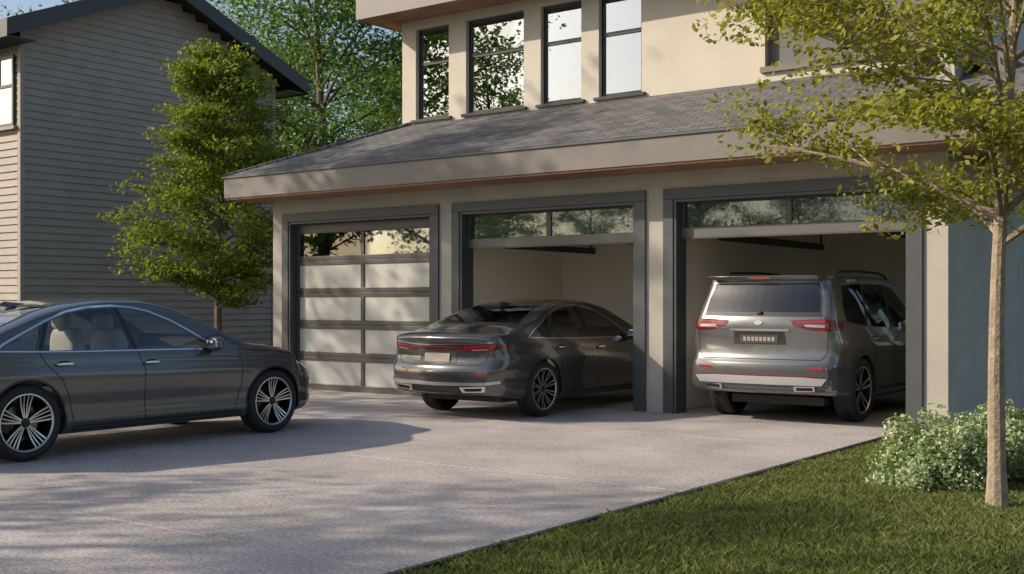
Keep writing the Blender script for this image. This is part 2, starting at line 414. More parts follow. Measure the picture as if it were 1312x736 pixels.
EY = -0.7; EZ = 3.56; EX0 = -15.42; EX1 = -2.9; UY = 1.5; UZ = 4.5; HX = EX0 + (UY - EY)
mb = MB()
mb.add([(EX0 - 0.02, EY - 0.03, EZ), (EX1, EY - 0.03, EZ), (EX1, UY + 0.05, UZ + 0.02), (HX + 0.03, UY + 0.05, UZ + 0.02)], [(0, 1, 2, 3)], 0)
mb.add([(EX0 - 0.02, EY - 0.03, EZ), (HX + 0.03, UY + 0.05, UZ + 0.02), (HX + 0.03, 9.3, UZ + 0.02), (EX0 - 0.02, 9.3, EZ)], [(0, 1, 2, 3)], 1)
mb.add([(EX1, UY, UZ), (EX1, 9.3, UZ), (GX1 - 0.3, 9.3, UZ), (GX1 - 0.3, UY, UZ)], [(0, 1, 2, 3)], 1)
mb.obj('lower_roof', [M['shingle'], M['shingle_s']], H)
mb = MB()
mb.tube([(EX0, EY - 0.02, EZ + 0.005), (HX, UY, UZ + 0.02)], 0.035, 8); mb.obj('hip_cap', [M['shingle']], H)
mb = MB()
mb.box(EX0, EX1, EY - 0.025, EY, 3.19, 3.52)
mb.box(EX0, EX0 + 0.025, EY + 0.001, 9.2, 3.19, 3.52)
mb.box(EX1 - 0.025, EX1 - 0.001, EY + 0.001, 9.2, 3.19, 3.52)
mb.add([(EX1 - 0.02, EY, 3.521), (EX1 - 0.02, UY, 3.521), (EX1 - 0.02, UY, UZ - 0.01)], [(0, 1, 2)])
mb.obj('fascia', [M['fascia']], H, bevel=0.004)
mb = MB()
mb.box(EX0 - 0.03, EX1 + 0.02, EY - 0.05, EY + 0.03, 3.522, 3.555)
mb.box(EX0 - 0.03, EX0 + 0.02, EY + 0.031, 9.2, 3.522, 3.555)
mb.obj('drip_edge', [M['trim']], H)
mb = MB()
mb.box(EX0 + 0.01, EX1 - 0.01, EY + 0.002, 0.0, 3.165, 3.188)
mb.box(EX0 + 0.01, GX0, 0.001, 9, 3.165, 3.188)
mb.box(GX1, EX1 - 0.01, 0.001, 9, 3.165, 3.188)
mb.obj('soffit', [M['wood']], H)

UX0, UX1 = -13.42, -3.95
wins = [(-13.11, -12.38), (-12.01, -10.83), (-10.50, -9.735), (-9.42, -8.67)]
WZ0, WZ1 = 4.57, 6.12; UTOP = 6.55
mb = MB()
edges = [UX0] + [e for d in wins for e in d] + [-6.71]
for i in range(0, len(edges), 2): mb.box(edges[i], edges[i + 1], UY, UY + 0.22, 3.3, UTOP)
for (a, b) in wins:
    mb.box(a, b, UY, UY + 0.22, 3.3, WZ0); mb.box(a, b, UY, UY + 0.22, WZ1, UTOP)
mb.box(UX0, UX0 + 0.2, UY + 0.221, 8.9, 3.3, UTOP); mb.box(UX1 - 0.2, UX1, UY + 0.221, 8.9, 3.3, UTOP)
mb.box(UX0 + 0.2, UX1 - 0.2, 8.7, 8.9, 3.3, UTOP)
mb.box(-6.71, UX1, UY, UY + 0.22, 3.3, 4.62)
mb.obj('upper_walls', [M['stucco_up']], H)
mb = MB(); mb.box(-6.71, UX1, UY + 0.12, UY + 0.22, 4.621, UTOP); mb.obj('recessed_panel', [M['panel_grey']], H)
mb = MB(); mb.box(-6.76, UX1 + 0.02, UY - 0.06, UY + 0.12, 4.622, 4.70); mb.obj('panel_sill', [M['fascia']], H)
mb = MB()
for (a, b) in wins:
    fy0, fy1 = UY + 0.08, UY + 0.14; fw = 0.055; tz = WZ1 - 0.62
    mb.box(a, a + fw, fy0, fy1, WZ0, WZ1); mb.box(b - fw, b, fy0, fy1, WZ0, WZ1)
    mb.box(a + fw, b - fw, fy0, fy1, WZ0, WZ0 + fw); mb.box(a + fw, b - fw, fy0, fy1, WZ1 - fw, WZ1)
    mb.box(a + fw, b - fw, fy0, fy1, tz, tz + 0.06)
    mb.box(a - 0.07, b + 0.07, UY - 0.05, UY + 0.079, WZ0 - 0.05, WZ0 - 0.002)
    mb.box(a + fw, b - fw, fy0 + 0.025, fy0 + 0.031, WZ0 + fw, tz, 1)
    mb.box(a + fw, b - fw, fy0 + 0.025, fy0 + 0.031, tz + 0.06, WZ1 - fw, 1)
mb.obj('upper_windows', [M['black'], M['glass_h']], H, bevel=0.003)
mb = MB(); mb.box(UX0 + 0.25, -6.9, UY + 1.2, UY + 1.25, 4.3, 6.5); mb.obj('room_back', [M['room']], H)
mb = MB()
def curtain(x0, x1, z0, z1, y):
    n = int((x1 - x0) / 0.012); vs = []; fs = []
    for i in range(n + 1):
        x = x0 + (x1 - x0) * i / n; yy = y + 0.02 * math.sin(i * 0.9) + 0.008 * math.sin(i * 0.37)
        vs += [(x, yy, z0), (x, yy, z1)]
    for i in range(n): fs.append((2 * i, 2 * i + 2, 2 * i + 3, 2 * i + 1))
    mb.add(vs, fs)
curtain(-13.05, -12.75, 4.6, 6.1, UY + 0.28); curtain(-10.48, -10.1, 4.6, 5.55, UY + 0.28)
curtain(-9.95, -9.75, 4.6, 6.1, UY + 0.28); curtain(-9.40, -9.0, 4.6, 6.1, UY + 0.28); curtain(-11.1, -10.85, 4.6, 6.1, UY + 0.28)
mb.obj('curtains', [M['curtain']], H, smooth=60)
ux0, ux1, uy0, uy1 = UX0 - 0.43, -6.2, UY - 0.7, 9.4
mb = MB()
mb.box(ux0, ux1, uy0, uy0 + 0.025, 6.25, 6.62); mb.box(ux0, ux0 + 0.025, uy0 + 0.026, uy1, 6.25, 6.62)
mb.obj('upper_fascia', [M['fascia']], H, bevel=0.004)
mb = MB(); mb.box(ux0 + 0.026, ux1, uy0 + 0.026, UY - 0.001, 6.27, 6.285); mb.box(ux0 + 0.026, UX0 - 0.001, UY, uy1, 6.27, 6.285)
mb.obj('upper_soffit', [M['wood']], H)
mb = MB()
rz = 6.63; ym = (uy0 + uy1) / 2; rise = (ym - uy0) * 0.43
mb.add([(ux0 - 0.03, uy0 - 0.03, rz), (UX1 + 0.5, uy0 - 0.03, rz), (UX1 + 0.5, ym, rz + rise), (ux0 + (ym - uy0), ym, rz + rise), (UX1 + 0.5, uy1, rz), (ux0 - 0.03, uy1, rz)],
       [(0, 1, 2, 3), (3, 2, 4, 5), (0, 3, 5)])
mb.obj('upper_roof', [M['shingle']], H)
mb = MB()
def slab(p0, p1, ya, yb, t, mi_top, mi_bot, mi_edge):
    (xa, za), (xb, zb_) = p0, p1
    vs = [(xa, ya, za), (xb, ya, zb_), (xb, yb, zb_), (xa, yb, za), (xa, ya, za - t), (xb, ya, zb_ - t), (xb, yb, zb_ - t), (xa, yb, za - t)]
    mb.add(vs, [(0, 1, 2, 3)], mi_top); mb.add(vs, [(4, 7, 6, 5)], mi_bot)
    mb.add(vs, [(0, 4, 5, 1), (1, 5, 6, 2), (2, 6, 7, 3), (3, 7, 4, 0)], mi_edge)
slab((-7.6, 6.35), (-3.3, 4.28), 0.55, 6.0, 0.22, 0, 1, 2)
mb.obj('side_roof', [M['shingle'], M['wood'], M['fascia']], H)

# ------------------------------------------------------------------ LEFT HOUSE
LH = empty('siding_house')
LX = -22.0; LY0, LY1 = -0.48, 6.24; AY = 2.88; AZ = 8.70; PIT = 0.42; XB = -34.0
mb = MB(); bh = 0.155
z = -0.05
while z < AZ - 0.45:
    z1 = z + bh
    ya, yb = LY0, LY1
    lim = (AZ - 0.28 - z) / PIT
    ya = max(ya, AY - lim); yb = min(yb, AY + lim)
    if yb > ya:
        mb.add([(LX + 0.030, ya, z), (LX + 0.030, yb, z), (LX + 0.002, yb, z1), (LX + 0.002, ya, z1), (LX - 0.01, ya, z), (LX - 0.01, yb, z)],
               [(0, 1, 2, 3), (4, 5, 1, 0)])
    if z1 < 6.9:
        mb.add([(XB, LY0 - 0.030, z), (LX, LY0 - 0.030, z), (LX, LY0 - 0.002, z1), (XB, LY0 - 0.002, z1), (XB, LY0 + 0.01, z), (LX, LY0 + 0.01, z)],
               [(0, 1, 2, 3), (4, 5, 1, 0)])
    z = z1
mb.box(XB, LX - 0.05, LY1 - 0.02, LY1, -0.1, 6.9); mb.box(XB - 0.02, XB, LY0, LY1, -0.1, 6.9)
mb.obj('siding_walls', [M['siding']], LH)
mb = MB(); mb.box(LX - 0.06, LX + 0.045, LY0 - 0.045, LY0 + 0.06, -0.1, 6.95); mb.box(LX - 0.06, LX + 0.045, LY1 - 0.06, LY1 + 0.045, -0.1, 6.95)
mb.obj('corner_boards', [M['siding']], LH)
mb = MB(); OV = 0.62; X1 = LX + 0.6
def rp(y, dz): return AZ - abs(y - AY) * PIT + dz
for sgn, ye in ((-1, LY0 - OV), (1, LY1 + OV)):
    for (xa, xb, t, mi, dz) in ((XB - 0.5, X1 - 0.06, 0.14, 0, 0.0), (X1 - 0.058, X1, 0.34, 1, 0.01)):
        vs = [(xa, AY, rp(AY, dz)), (xb, AY, rp(AY, dz)), (xb, ye, rp(ye, dz)), (xa, ye, rp(ye, dz)),
              (xa, AY, rp(AY, dz - t)), (xb, AY, rp(AY, dz - t)), (xb, ye, rp(ye, dz - t)), (xa, ye, rp(ye, dz - t))]
        mb.add(vs, [(0, 1, 2, 3), (4, 7, 6, 5), (1, 5, 6, 2), (2, 6, 7, 3), (3, 7, 4, 0)], mi)
    ya, yb = (ye - 0.03, ye) if sgn < 0 else (ye, ye + 0.03)
    mb.box(XB - 0.5, X1, ya, yb, rp(ye, -0.36), rp(ye, 0.0), 1)
    yc, yd = (ye, LY0) if sgn < 0 else (LY1, ye)
    mb.box(XB - 0.5, X1 - 0.06, yc, yd, rp(ye, -0.34), rp(ye, -0.32), 1)
mb.obj('gable_roof', [M['shingle_dk'], M['black']], LH)
mb = MB(); wx0, wx1, wz0, wz1 = -23.5, -22.17, 5.05, 6.5
yy = LY0 - 0.033
mb.box(wx0, wx0 + 0.06, yy - 0.04, yy, wz0, wz1); mb.box(wx1 - 0.06, wx1, yy - 0.04, yy, wz0, wz1)
mb.box(wx0 + 0.06, wx1 - 0.06, yy - 0.04, yy, wz0, wz0 + 0.06); mb.box(wx0 + 0.06, wx1 - 0.06, yy - 0.04, yy, wz1 - 0.06, wz1)
mb.box(wx0 + 0.06, wx1 - 0.06, yy - 0.04, yy, 5.85, 5.91); mb.box(-22.75, -22.71, yy - 0.04, yy, 5.91, wz1 - 0.06)
mb.box(wx0 + 0.06, wx1 - 0.06, yy - 0.015, yy - 0.01, wz0 + 0.06, wz1 - 0.06, 1)
mb.box(wx0 - 0.1, wx1 + 0.1, yy - 0.09, yy, wz0 - 0.07, wz0 - 0.002, 2)
mb.obj('house_window', [M['black'], M['glass_h'], M['siding']], LH)

# ------------------------------------------------------------------ TREES
def gen_tree(name, seed, Ht, tr, cb, Rc, prof, n_limb, ls, nl, cs, bark, leaf, flat=0.4, lean=0.0):
    rng = random.Random(seed); nr = np.random.default_rng(seed)
    quads = []
    def tube(pts, rads, n=6):
        rings = []
        for k, p in enumerate(pts):
            t = (pts[min(k + 1, len(pts) - 1)] - pts[max(k - 1, 0)]).normalized()
            u = t.cross(Vector((0.3, 0.91, 0.2))).normalized(); w_ = t.cross(u)
            rings.append([p + (u * math.cos(2 * math.pi * i / n) + w_ * math.sin(2 * math.pi * i / n)) * rads[k] for i in range(n)])
        for k in range(len(pts) - 1):
            for i in range(n):
                j = (i + 1) % n
                quads.append([tuple(rings[k][i]), tuple(rings[k][j]), tuple(rings[k + 1][j]), tuple(rings[k + 1][i])])
    N = 14; tp = []
    ph1, ph2 = rng.uniform(0, 6), rng.uniform(0, 6)
    for k in range(N + 1):
        f = k / N; h = f * Ht * 0.93
        wob = 0.018 * Ht * (f ** 0.8)
        tp.append(Vector((wob * math.sin(f * 5 + ph1) - wob * math.sin(ph1) + lean * h, wob * math.cos(f * 4.3 + ph2) - wob * math.cos(ph2), h - 0.08)))
    tube(tp, [tr * (1.35 if k == 0 else 1.0) * (1 - 0.88 * (k / N)) + 0.006 for k in range(N + 1)], 10)
    def at(h):
        f = max(0, min(0.999, h / (Ht * 0.93))) * N; k = int(f); return tp[k].lerp(tp[k + 1], f - k)
    cents = []
    for i in range(n_limb):
        f = (i + rng.random() * 0.8) / n_limb
        h = cb * 0.92 + (Ht * 0.94 - cb * 0.92) * f
        rr = Rc * prof(f) * rng.uniform(0.7, 1.12)
        az = i * 2.399 + rng.uniform(-0.4, 0.4); el = R_(rng.uniform(12, 38) + 25 * f)
        d = Vector((math.cos(az) * math.cos(el), math.sin(az) * math.cos(el), math.sin(el)))
        base = at(h - rr * 0.25); ln = rr / max(0.4, math.cos(el))
        pts = []; K = 6
        side = Vector((-d.y, d.x, 0)) * rng.uniform(-0.2, 0.2)
        for k in range(K + 1):
            t = k / K
            pts.append(base + d * ln * t + side * ln * t * t + Vector((0, 0, -0.18 * ln * t * t)))
        r0 = tr * (1 - 0.8 * f) * 0.45
        tube(pts, [r0 * (1 - 0.85 * k / K) + 0.003 for k in range(K + 1)], 6)
        for k in range(2, K + 1):
            if rng.random() < 0.85: cents.append((pts[k] + Vector((rng.uniform(-1, 1), rng.uniform(-1, 1), rng.uniform(-.3, .6))) * cs * 0.5, 0.8 + 0.4 * k / K))
        for s_ in range(5):
            k = rng.randint(1, K - 1); p = pts[k]
            a2 = az + rng.choice((-1, 1)) * rng.uniform(0.4, 1.2); e2 = rng.uniform(-0.15, 0.7)
            d2 = Vector((math.cos(a2) * math.cos(e2), math.sin(a2) * math.cos(e2), math.sin(e2))); l2 = ln * rng.uniform(0.25, 0.5)
            q = [p, p + d2 * l2 * 0.5 + Vector((0, 0, 0.03 * l2)), p + d2 * l2]
            tube(q, [r0 * 0.35 + 0.003, r0 * 0.2 + 0.002, 0.002], 5)
            cents.append((q[2], 1.0))
            if rng.random() < 0.6: cents.append((q[1], 0.7))
    cents.append((tp[-1], 0.9)); cents.append((tp[-2], 1.0))
    C = np.array([tuple(c[0]) for c in cents]); Sx = np.array([c[1] for c in cents])
    idx = nr.integers(0, len(C), nl)
    g = nr.normal(0, 1, (nl, 3)); g /= np.maximum(1, np.linalg.norm(g, axis=1, keepdims=True) / 1.7)
    P = C[idx] + g * (cs * Sx[idx])[:, None] * np.array([1, 1, flat])
    nrm = nr.normal(0, 1, (nl, 3)) * 0.6 + np.array([-0.25, -0.2, 0.8]); nrm /= np.linalg.norm(nrm, axis=1, keepdims=True)
    d = nr.normal(0, 1, (nl, 3)); d -= nrm * np.sum(d * nrm, 1, keepdims=True); d /= np.linalg.norm(d, axis=1, keepdims=True)
    e = np.cross(nrm, d); L = ls * nr.uniform(0.6, 1.25, (nl, 1))
    q = np.stack([P - d * L * 0.5, P + e * L * 0.28, P + d * L * 0.5, P - e * L * 0.28], 1)
    V = np.concatenate([np.array(quads), q]); mi = np.concatenate([np.zeros(len(quads)), np.ones(nl)])
    me = quad_mesh(name, V, [bark, leaf], mi)
    sm = np.zeros(len(V), dtype=bool); sm[:len(quads)] = True
    me.polygons.foreach_set('use_smooth', sm)
    return me

conep = lambda f: (0.66 + 1.2 * f if f < 0.28 else 1.0 - 0.74 * ((f - 0.28) / 0.72) ** 1.3)
roundp = lambda f: max(0.15, math.sin(math.pi * (0.16 + 0.78 * f)) ** 0.7)
mL = gen_tree('ornamental_tree', 11, 6.35, 0.075, 1.75, 1.68, conep, 50, 0.095, 42000, 0.20, M['bark_dk'], M['leaf_l'], 0.36)
t = bpy.data.objects.new('ornamental_tree', mL); COL.objects.link(t); t.location = (-17.55, 0.9, 0)
mR = gen_tree('young_tree', 5, 5.6, 0.062, 2.5, 2.05, roundp, 34, 0.066, 44000, 0.20, M['bark'], M['leaf_r'], 0.36)
t = bpy.data.objects.new('young_tree', mR); COL.objects.link(t); t.location = (-2.16, -4.63, -0.05)
mB1 = gen_tree('broad_tree_a', 21, 11, 0.2, 2.6, 3.6, roundp, 34, 0.15, 26000, 0.52, M['bark_dk'], M['leaf_b'], 0.42)
mB2 = gen_tree('broad_tree_b', 33, 11, 0.2, 2.2, 3.3, roundp, 36, 0.15, 26000, 0.48, M['bark_dk'], M['leaf_b'], 0.42)
mS = gen_tree('street_tree_mesh', 41, 10.5, 0.18, 3.0, 3.5, roundp, 22, 0.18, 8500, 0.36, M['bark_dk'], M['leaf_b'], 0.45)
D = empty('distant_trees')
for k, (x, y, s, r) in enumerate([(-27.6, 13.5, 1.3, 0.3), (-23.6, 15.5, 1.15, 2.0), (-33.5, 16.8, 1.05, 4.1), (-29.5, 25, 1.5, 1.0), (-42, 14, 1.15, 5.0),
                                  (-15, 22, 1.2, 0.9), (-48, 8, 1.2, 0.2), (-36.5, 28, 1.2, 3.2)]):
    inst('tree_%d' % k, (mB1, mB2)[k % 2], D, (x, y, -0.05), r, s)
rg = random.Random(4)
for k in range(16):
    a = R_(30 + 130 * k / 15 + rg.uniform(-3, 3)); rr = rg.uniform(60, 80)
    inst('far_tree_%d' % k, (mB1, mB2)[k % 2], D, (-10 + rr * math.cos(a), rr * math.sin(a), -0.1), rg.uniform(0, 6), rg.uniform(0.7, 1.0))
D2 = empty('street_trees')
for k, (x, y, s, r) in enumerate([(-23.8, -9.4, 1.25, 0.5), (-15.9, -16.6, 0.9, 2.2), (-27.5, -19, 1.1, 1.2)]):
    inst('street_tree_%d' % k, mS, D2, (x, y, -0.05), r, s)
for k in range(12):
    x = -54 + k * 7.0
    inst('back_tree_%d' % k, (mB1, mB2)[k % 2], D2, (x + rg.uniform(-1, 1), -50 + rg.uniform(-4, 4), -0.1), rg.uniform(0, 6), rg.uniform(0.7, 1.0))

def shrub(name, seed, loc, rx, ry, hz, n, ls):
    nr = np.random.default_rng(seed)
    nc = 60; u = nr.normal(0, 1, (nc, 3)); u[:, 2] = np.abs(u[:, 2]); u /= np.linalg.norm(u, axis=1, keepdims=True)
    C = u * nr.uniform(0.5, 0.98, (nc, 1)) * np.array([rx, ry, hz])
    idx = nr.integers(0, nc, n); g = nr.normal(0, 1, (n, 3)); g /= np.maximum(1, np.linalg.norm(g, axis=1, keepdims=True) / 1.6)
    P = C[idx] + g * 0.08; P[:, 2] = np.maximum(P[:, 2], 0.0)
    nrm = nr.normal(0, 1, (n, 3)) * 0.7 + u[idx] * 0.8; nrm /= np.linalg.norm(nrm, axis=1, keepdims=True)
    d = nr.normal(0, 1, (n, 3)); d -= nrm * np.sum(d * nrm, 1, keepdims=True); d /= np.linalg.norm(d, axis=1, keepdims=True)
    e = np.cross(nrm, d); L = ls * nr.uniform(0.6, 1.2, (n, 1))
    rad = np.linalg.norm(P / np.array([rx, ry, hz]), axis=1)
    fl = (rad > 0.82) & (nr.random(n) < 0.45)
    L = np.where(fl[:, None], L * 0.6, L)
    q = np.stack([P - d * L * 0.5, P + e * L * 0.33, P + d * L * 0.5, P - e * L * 0.33], 1)
    me = quad_mesh(name, q, [M['leaf_s'], M['flower']], fl.astype(int))
    o = bpy.data.objects.new(name, me); COL.objects.link(o); o.location = loc
shrub('flowering_shrub', 1, (-2.83, -3.96, -0.06), 0.50, 0.48, 0.60, 11000, 0.045)
shrub('flowering_shrub', 2, (-2.38, -3.25, -0.06), 0.62, 0.6, 0.74, 13000, 0.045)
shrub('flowering_shrub', 3, (-3.1, -2.3, -0.06), 0.35, 0.35, 0.40, 6000, 0.045)

# ------------------------------------------------------------------ CARS
def pchip(pts):
    xs = [p[0] for p in pts]; ysv = [p[1] for p in pts]; n = len(xs)
    h = [xs[i + 1] - xs[i] for i in range(n - 1)]; dl = [(ysv[i + 1] - ysv[i]) / h[i] for i in range(n - 1)]
    m = [0.0] * n; m[0] = dl[0]; m[-1] = dl[-1]
    for i in range(1, n - 1):
        if dl[i - 1] * dl[i] > 0:
            w1 = 2 * h[i] + h[i - 1]; w2 = h[i] + 2 * h[i - 1]
            m[i] = (w1 + w2) / (w1 / dl[i - 1] + w2 / dl[i])
    def f(x):
        if x <= xs[0]: return ysv[0]
        if x >= xs[-1]: return ysv[-1]
        i = 0
        while x > xs[i + 1]: i += 1
        t = (x - xs[i]) / h[i]; t2 = t * t; t3 = t2 * t
        return (2 * t3 - 3 * t2 + 1) * ysv[i] + (t3 - 2 * t2 + t) * h[i] * m[i] + (-2 * t3 + 3 * t2) * ysv[i + 1] + (t3 - t2) * h[i] * m[i + 1]
    return f

def car_surface(P, y0, y1, R, Rz, inset=0.0, dtop=0.0, floor=None):
    top, bot, belt, plan, hc, low = P['top'], P['bot'], P['belt'], P['plan'], P['hc'], P['low']
    k1, k2 = P['k']; n_se = P['n']
    NE = 7
    ds = [R * (1 - math.cos(math.pi / 2 * i / NE)) for i in range(NE + 1)]
    st = [y0 + d for d in ds]
    NM = int((y1 - y0 - 2 * R) / 0.055)
    st += [y0 + R + (y1 - y0 - 2 * R) * i / NM for i in range(1, NM)]
    st += [y1 - d for d in reversed(ds)]
    NL, NU, NT = 16, 9, 14; K = 12
    def hw(y, z):
        zb, bl = bot(y), belt(y)
        if z <= bl: off = low(max(0, (z - zb) / (bl - zb)))
        else: off = low(1) - k1 * (z - bl) - k2 * (z - bl) ** 2
        return plan(y) + off - inset
    ss = lambda t: t * t * (3 - 2 * t) if 0 < t < 1 else (0.0 if t <= 0 else 1.0)
    def warp(x, y, z):
        r = ss((P['L0'] + 0.7 - y) / 0.7); f = ss((y - (P['L1'] - 0.7)) / 0.7)
        yy = y
        if r > 0: yy += r * (P['rear'](z) + P['cr'] * x * x)
        if f > 0: yy -= f * (P['front'](z) + P['cf'] * x * x)
        return (x, yy, z)
    sect = []
    for y in st:
        d = min(y - y0, y1 - y)
        c = R - math.sqrt(max(0, R * R - (R - d) ** 2)) if d < R else 0.0
        cz = c * Rz / R
        zt = top(y) - dtop - cz; zb = (bot(y) if floor is None else floor) + cz * 0.6
        zc = zt - hc(y); zl = min(belt(y), zc)
        row = []
        for i in range(NL + 1):
            z = zb + (zl - zb) * i / NL; row.append((hw(y, z) - c, z))
        for i in range(1, NU + 1):
            z = zl + (zc - zl) * i / NU; row.append((hw(y, z) - c, z))
        hx = row[-1][0]
        nn = n_se(y)
        for i in range(1, NT + 1):
            a = math.pi / 2 * i / NT
            row.append((hx * max(0, math.cos(a)) ** (2 / nn) if i < NT else 0.0, zc + (zt - zc) * math.sin(a) ** (2 / nn)))
        sect.append((y, row))
    bm = bmesh.new(); m = len(sect[0][1])
    VR = [[bm.verts.new(warp(x, y, z)) for (x, z) in row] for (y, row) in sect]
    VL = [[bm.verts.new(warp(-x, y, z)) for (x, z) in row] for (y, row) in sect]
    for j in range(len(st) - 1):
        for i in range(m - 1):
            bm.faces.new((VR[j][i], VR[j + 1][i], VR[j + 1][i + 1], VR[j][i + 1]))
            bm.faces.new((VL[j][i], VL[j][i + 1], VL[j + 1][i + 1], VL[j + 1][i]))
    BV = []
    for j, (y, row) in enumerate(sect):
        x, z = row[0]
        BV.append([bm.verts.new(warp(x * (1 - 2 * k / K), y, z)) for k in range(K + 1)])
    for j in range(len(st) - 1):
        for k in range(K): bm.faces.new((BV[j][k], BV[j][k + 1], BV[j + 1][k + 1], BV[j + 1][k]))
    for j in (0, len(st) - 1):
        y, row = sect[j]
        G = [[bm.verts.new(warp(x * (1 - 2 * k / K), y, z)) for k in range(K + 1)] for (x, z) in row]
        for i in range(m - 1):
            for k in range(K): bm.faces.new((G[i][k], G[i][k + 1], G[i + 1][k + 1], G[i + 1][k]))
    bmesh.ops.remove_doubles(bm, verts=bm.verts, dist=2e-4)
    bmesh.ops.dissolve_degenerate(bm, edges=bm.edges, dist=1e-5)
    bmesh.ops.recalc_face_normals(bm, faces=bm.faces)
    return bm

class Car: pass

def snorm(c, loc, idx):
    f = c.faces[idx]; w_ = poly_3d_calc([c.co[i] for i in f], loc)
    n = Vector((0, 0, 0))
    for a_, i in zip(w_, f): n += c.no[i] * a_
    return n.normalized() if n.length > 0 else Vector((0, 0, 1))

def proj(c, u, v, axis, fb=None):
    if axis == 'R': o, d = Vector((2.5, u, v)), Vector((-1, 0, 0))
    elif axis == 'L': o, d = Vector((-2.5, u, v)), Vector((1, 0, 0))
    elif axis == 'B': o, d = Vector((u, -5, v)), Vector((0, 1, 0))
    elif axis == 'F': o, d = Vector((u, 5, v)), Vector((0, -1, 0))
    elif axis == 'T': o, d = Vector((u, v, 4)), Vector((0, 0, -1))
    loc, n, idx, dist = c.bvh.ray_cast(o, d)
    if loc is None:
        q = {'R': (0.9, u, v), 'L': (-0.9, u, v), 'B': (u, -2.3, v), 'F': (u, 2.2, v), 'T': (u, v, 1.0)}[axis]
        loc, n, idx, dist = c.bvh.find_nearest(Vector(q))
    return loc, snorm(c, loc, idx)

def patch(c, name, poly, axis, mat, off=0.004, cell=0.035, rim=0.012):
    bm = bmesh.new(); vs = [bm.verts.new((p[0], p[1], 0)) for p in poly]
    f = bm.faces.new(vs); bmesh.ops.triangulate(bm, faces=[f])
    us = [p[0] for p in poly]; vv = [p[1] for p in poly]
    for ax, lo, hi in ((0, min(us), max(us)), (1, min(vv), max(vv))):
        n = int((hi - lo) / cell)
        for k in range(1, n + 1):
            t = lo + (hi - lo) * k / (n + 1)
            co_ = Vector((t, 0, 0)) if ax == 0 else Vector((0, t, 0)); no_ = Vector((1, 0, 0)) if ax == 0 else Vector((0, 1, 0))
            bmesh.ops.bisect_plane(bm, geom=bm.verts[:] + bm.edges[:] + bm.faces[:], plane_co=co_, plane_no=no_, dist=1e-5)
    nm = {}; bm.verts.ensure_lookup_table()
    base = {}
    for v in bm.verts:
        loc, n = proj(c, v.co.x, v.co.y, axis); v.co = loc + n * off; nm[v] = n; base[v] = loc
    if rim > 0:
        be = [e for e in bm.edges if len(e.link_faces) == 1]; low_ = {}
        for e in be:
            for v in e.verts:
                if v not in low_: low_[v] = bm.verts.new(base[v] - nm[v] * rim)
        rimf = [bm.faces.new((e.verts[0], e.verts[1], low_[e.verts[1]], low_[e.verts[0]])) for e in be]
    bmesh.ops.recalc_face_normals(bm, faces=bm.faces)
    me = bpy.data.meshes.new(name); bm.to_mesh(me); bm.free(); me.materials.append(mat)
    me.polygons.foreach_set('use_smooth', [True] * len(me.polygons)); me.set_sharp_from_angle(angle=R_(40))
    o = bpy.data.objects.new(name, me); COL.objects.link(o); o.parent = c.root
    return o

def ribbon(c, name, pts, axis, wd, mat, off=0.0015, rim=0.0, step=0.015, closed=False):
    P = [Vector(p) for p in pts]
    if closed: P.append(P[0].copy())
    S_ = []
    for i in range(len(P) - 1):
        n = max(1, int((P[i + 1] - P[i]).length / step))
        for k in range(n): S_.append(P[i].lerp(P[i + 1], k / n))
    if not closed: S_.append(P[-1])
    n = len(S_); bm = bmesh.new(); rows = []
    for i in range(n):
        a_ = S_[(i - 1) % n] if (closed or i > 0) else S_[i]; b_ = S_[(i + 1) % n] if (closed or i < n - 1) else S_[i]
        t = (b_ - a_).normalized(); nn = Vector((-t.y, t.x))
        row = []
        for s_ in (-0.5, 0.5):
            q = S_[i] + nn * wd * s_
            loc, no = proj(c, q.x, q.y, axis); row.append((loc, no))
        r = [bm.verts.new(row[0][0] + row[0][1] * off), bm.verts.new(row[1][0] + row[1][1] * off)]
        if rim > 0: r = [bm.verts.new(row[0][0] - row[0][1] * rim)] + r + [bm.verts.new(row[1][0] - row[1][1] * rim)]
        rows.append(r)
    for i in range(n if closed else n - 1):
        a_, b_ = rows[i], rows[(i + 1) % n]
        for k in range(len(a_) - 1): bm.faces.new((a_[k], a_[k + 1], b_[k + 1], b_[k]))
    bmesh.ops.recalc_face_normals(bm, faces=bm.faces)
    me = bpy.data.meshes.new(name); bm.to_mesh(me); bm.free(); me.materials.append(mat)
    me.polygons.foreach_set('use_smooth', [True] * len(me.polygons)); me.set_sharp_from_angle(angle=R_(50))
    o = bpy.data.objects.new(name, me); COL.objects.link(o); o.parent = c.root
    return o

def prism(poly, axis, lo, hi):
    mbx = MB(); n = len(poly)
    if axis == 'x': a_ = [(lo, p[0], p[1]) for p in poly]; b_ = [(hi, p[0], p[1]) for p in poly]
    else: a_ = [(p[0], lo, p[1]) for p in poly]; b_ = [(p[0], hi, p[1]) for p in poly]
    fs = [tuple(range(n)), tuple(range(n, 2 * n))] + [(i, (i + 1) % n, (i + 1) % n + n, i + n) for i in range(n)]
    mbx.add(a_ + b_, fs, 1)
    return mbx.obj('cut', [M['dark_in'], M['dark_in']])

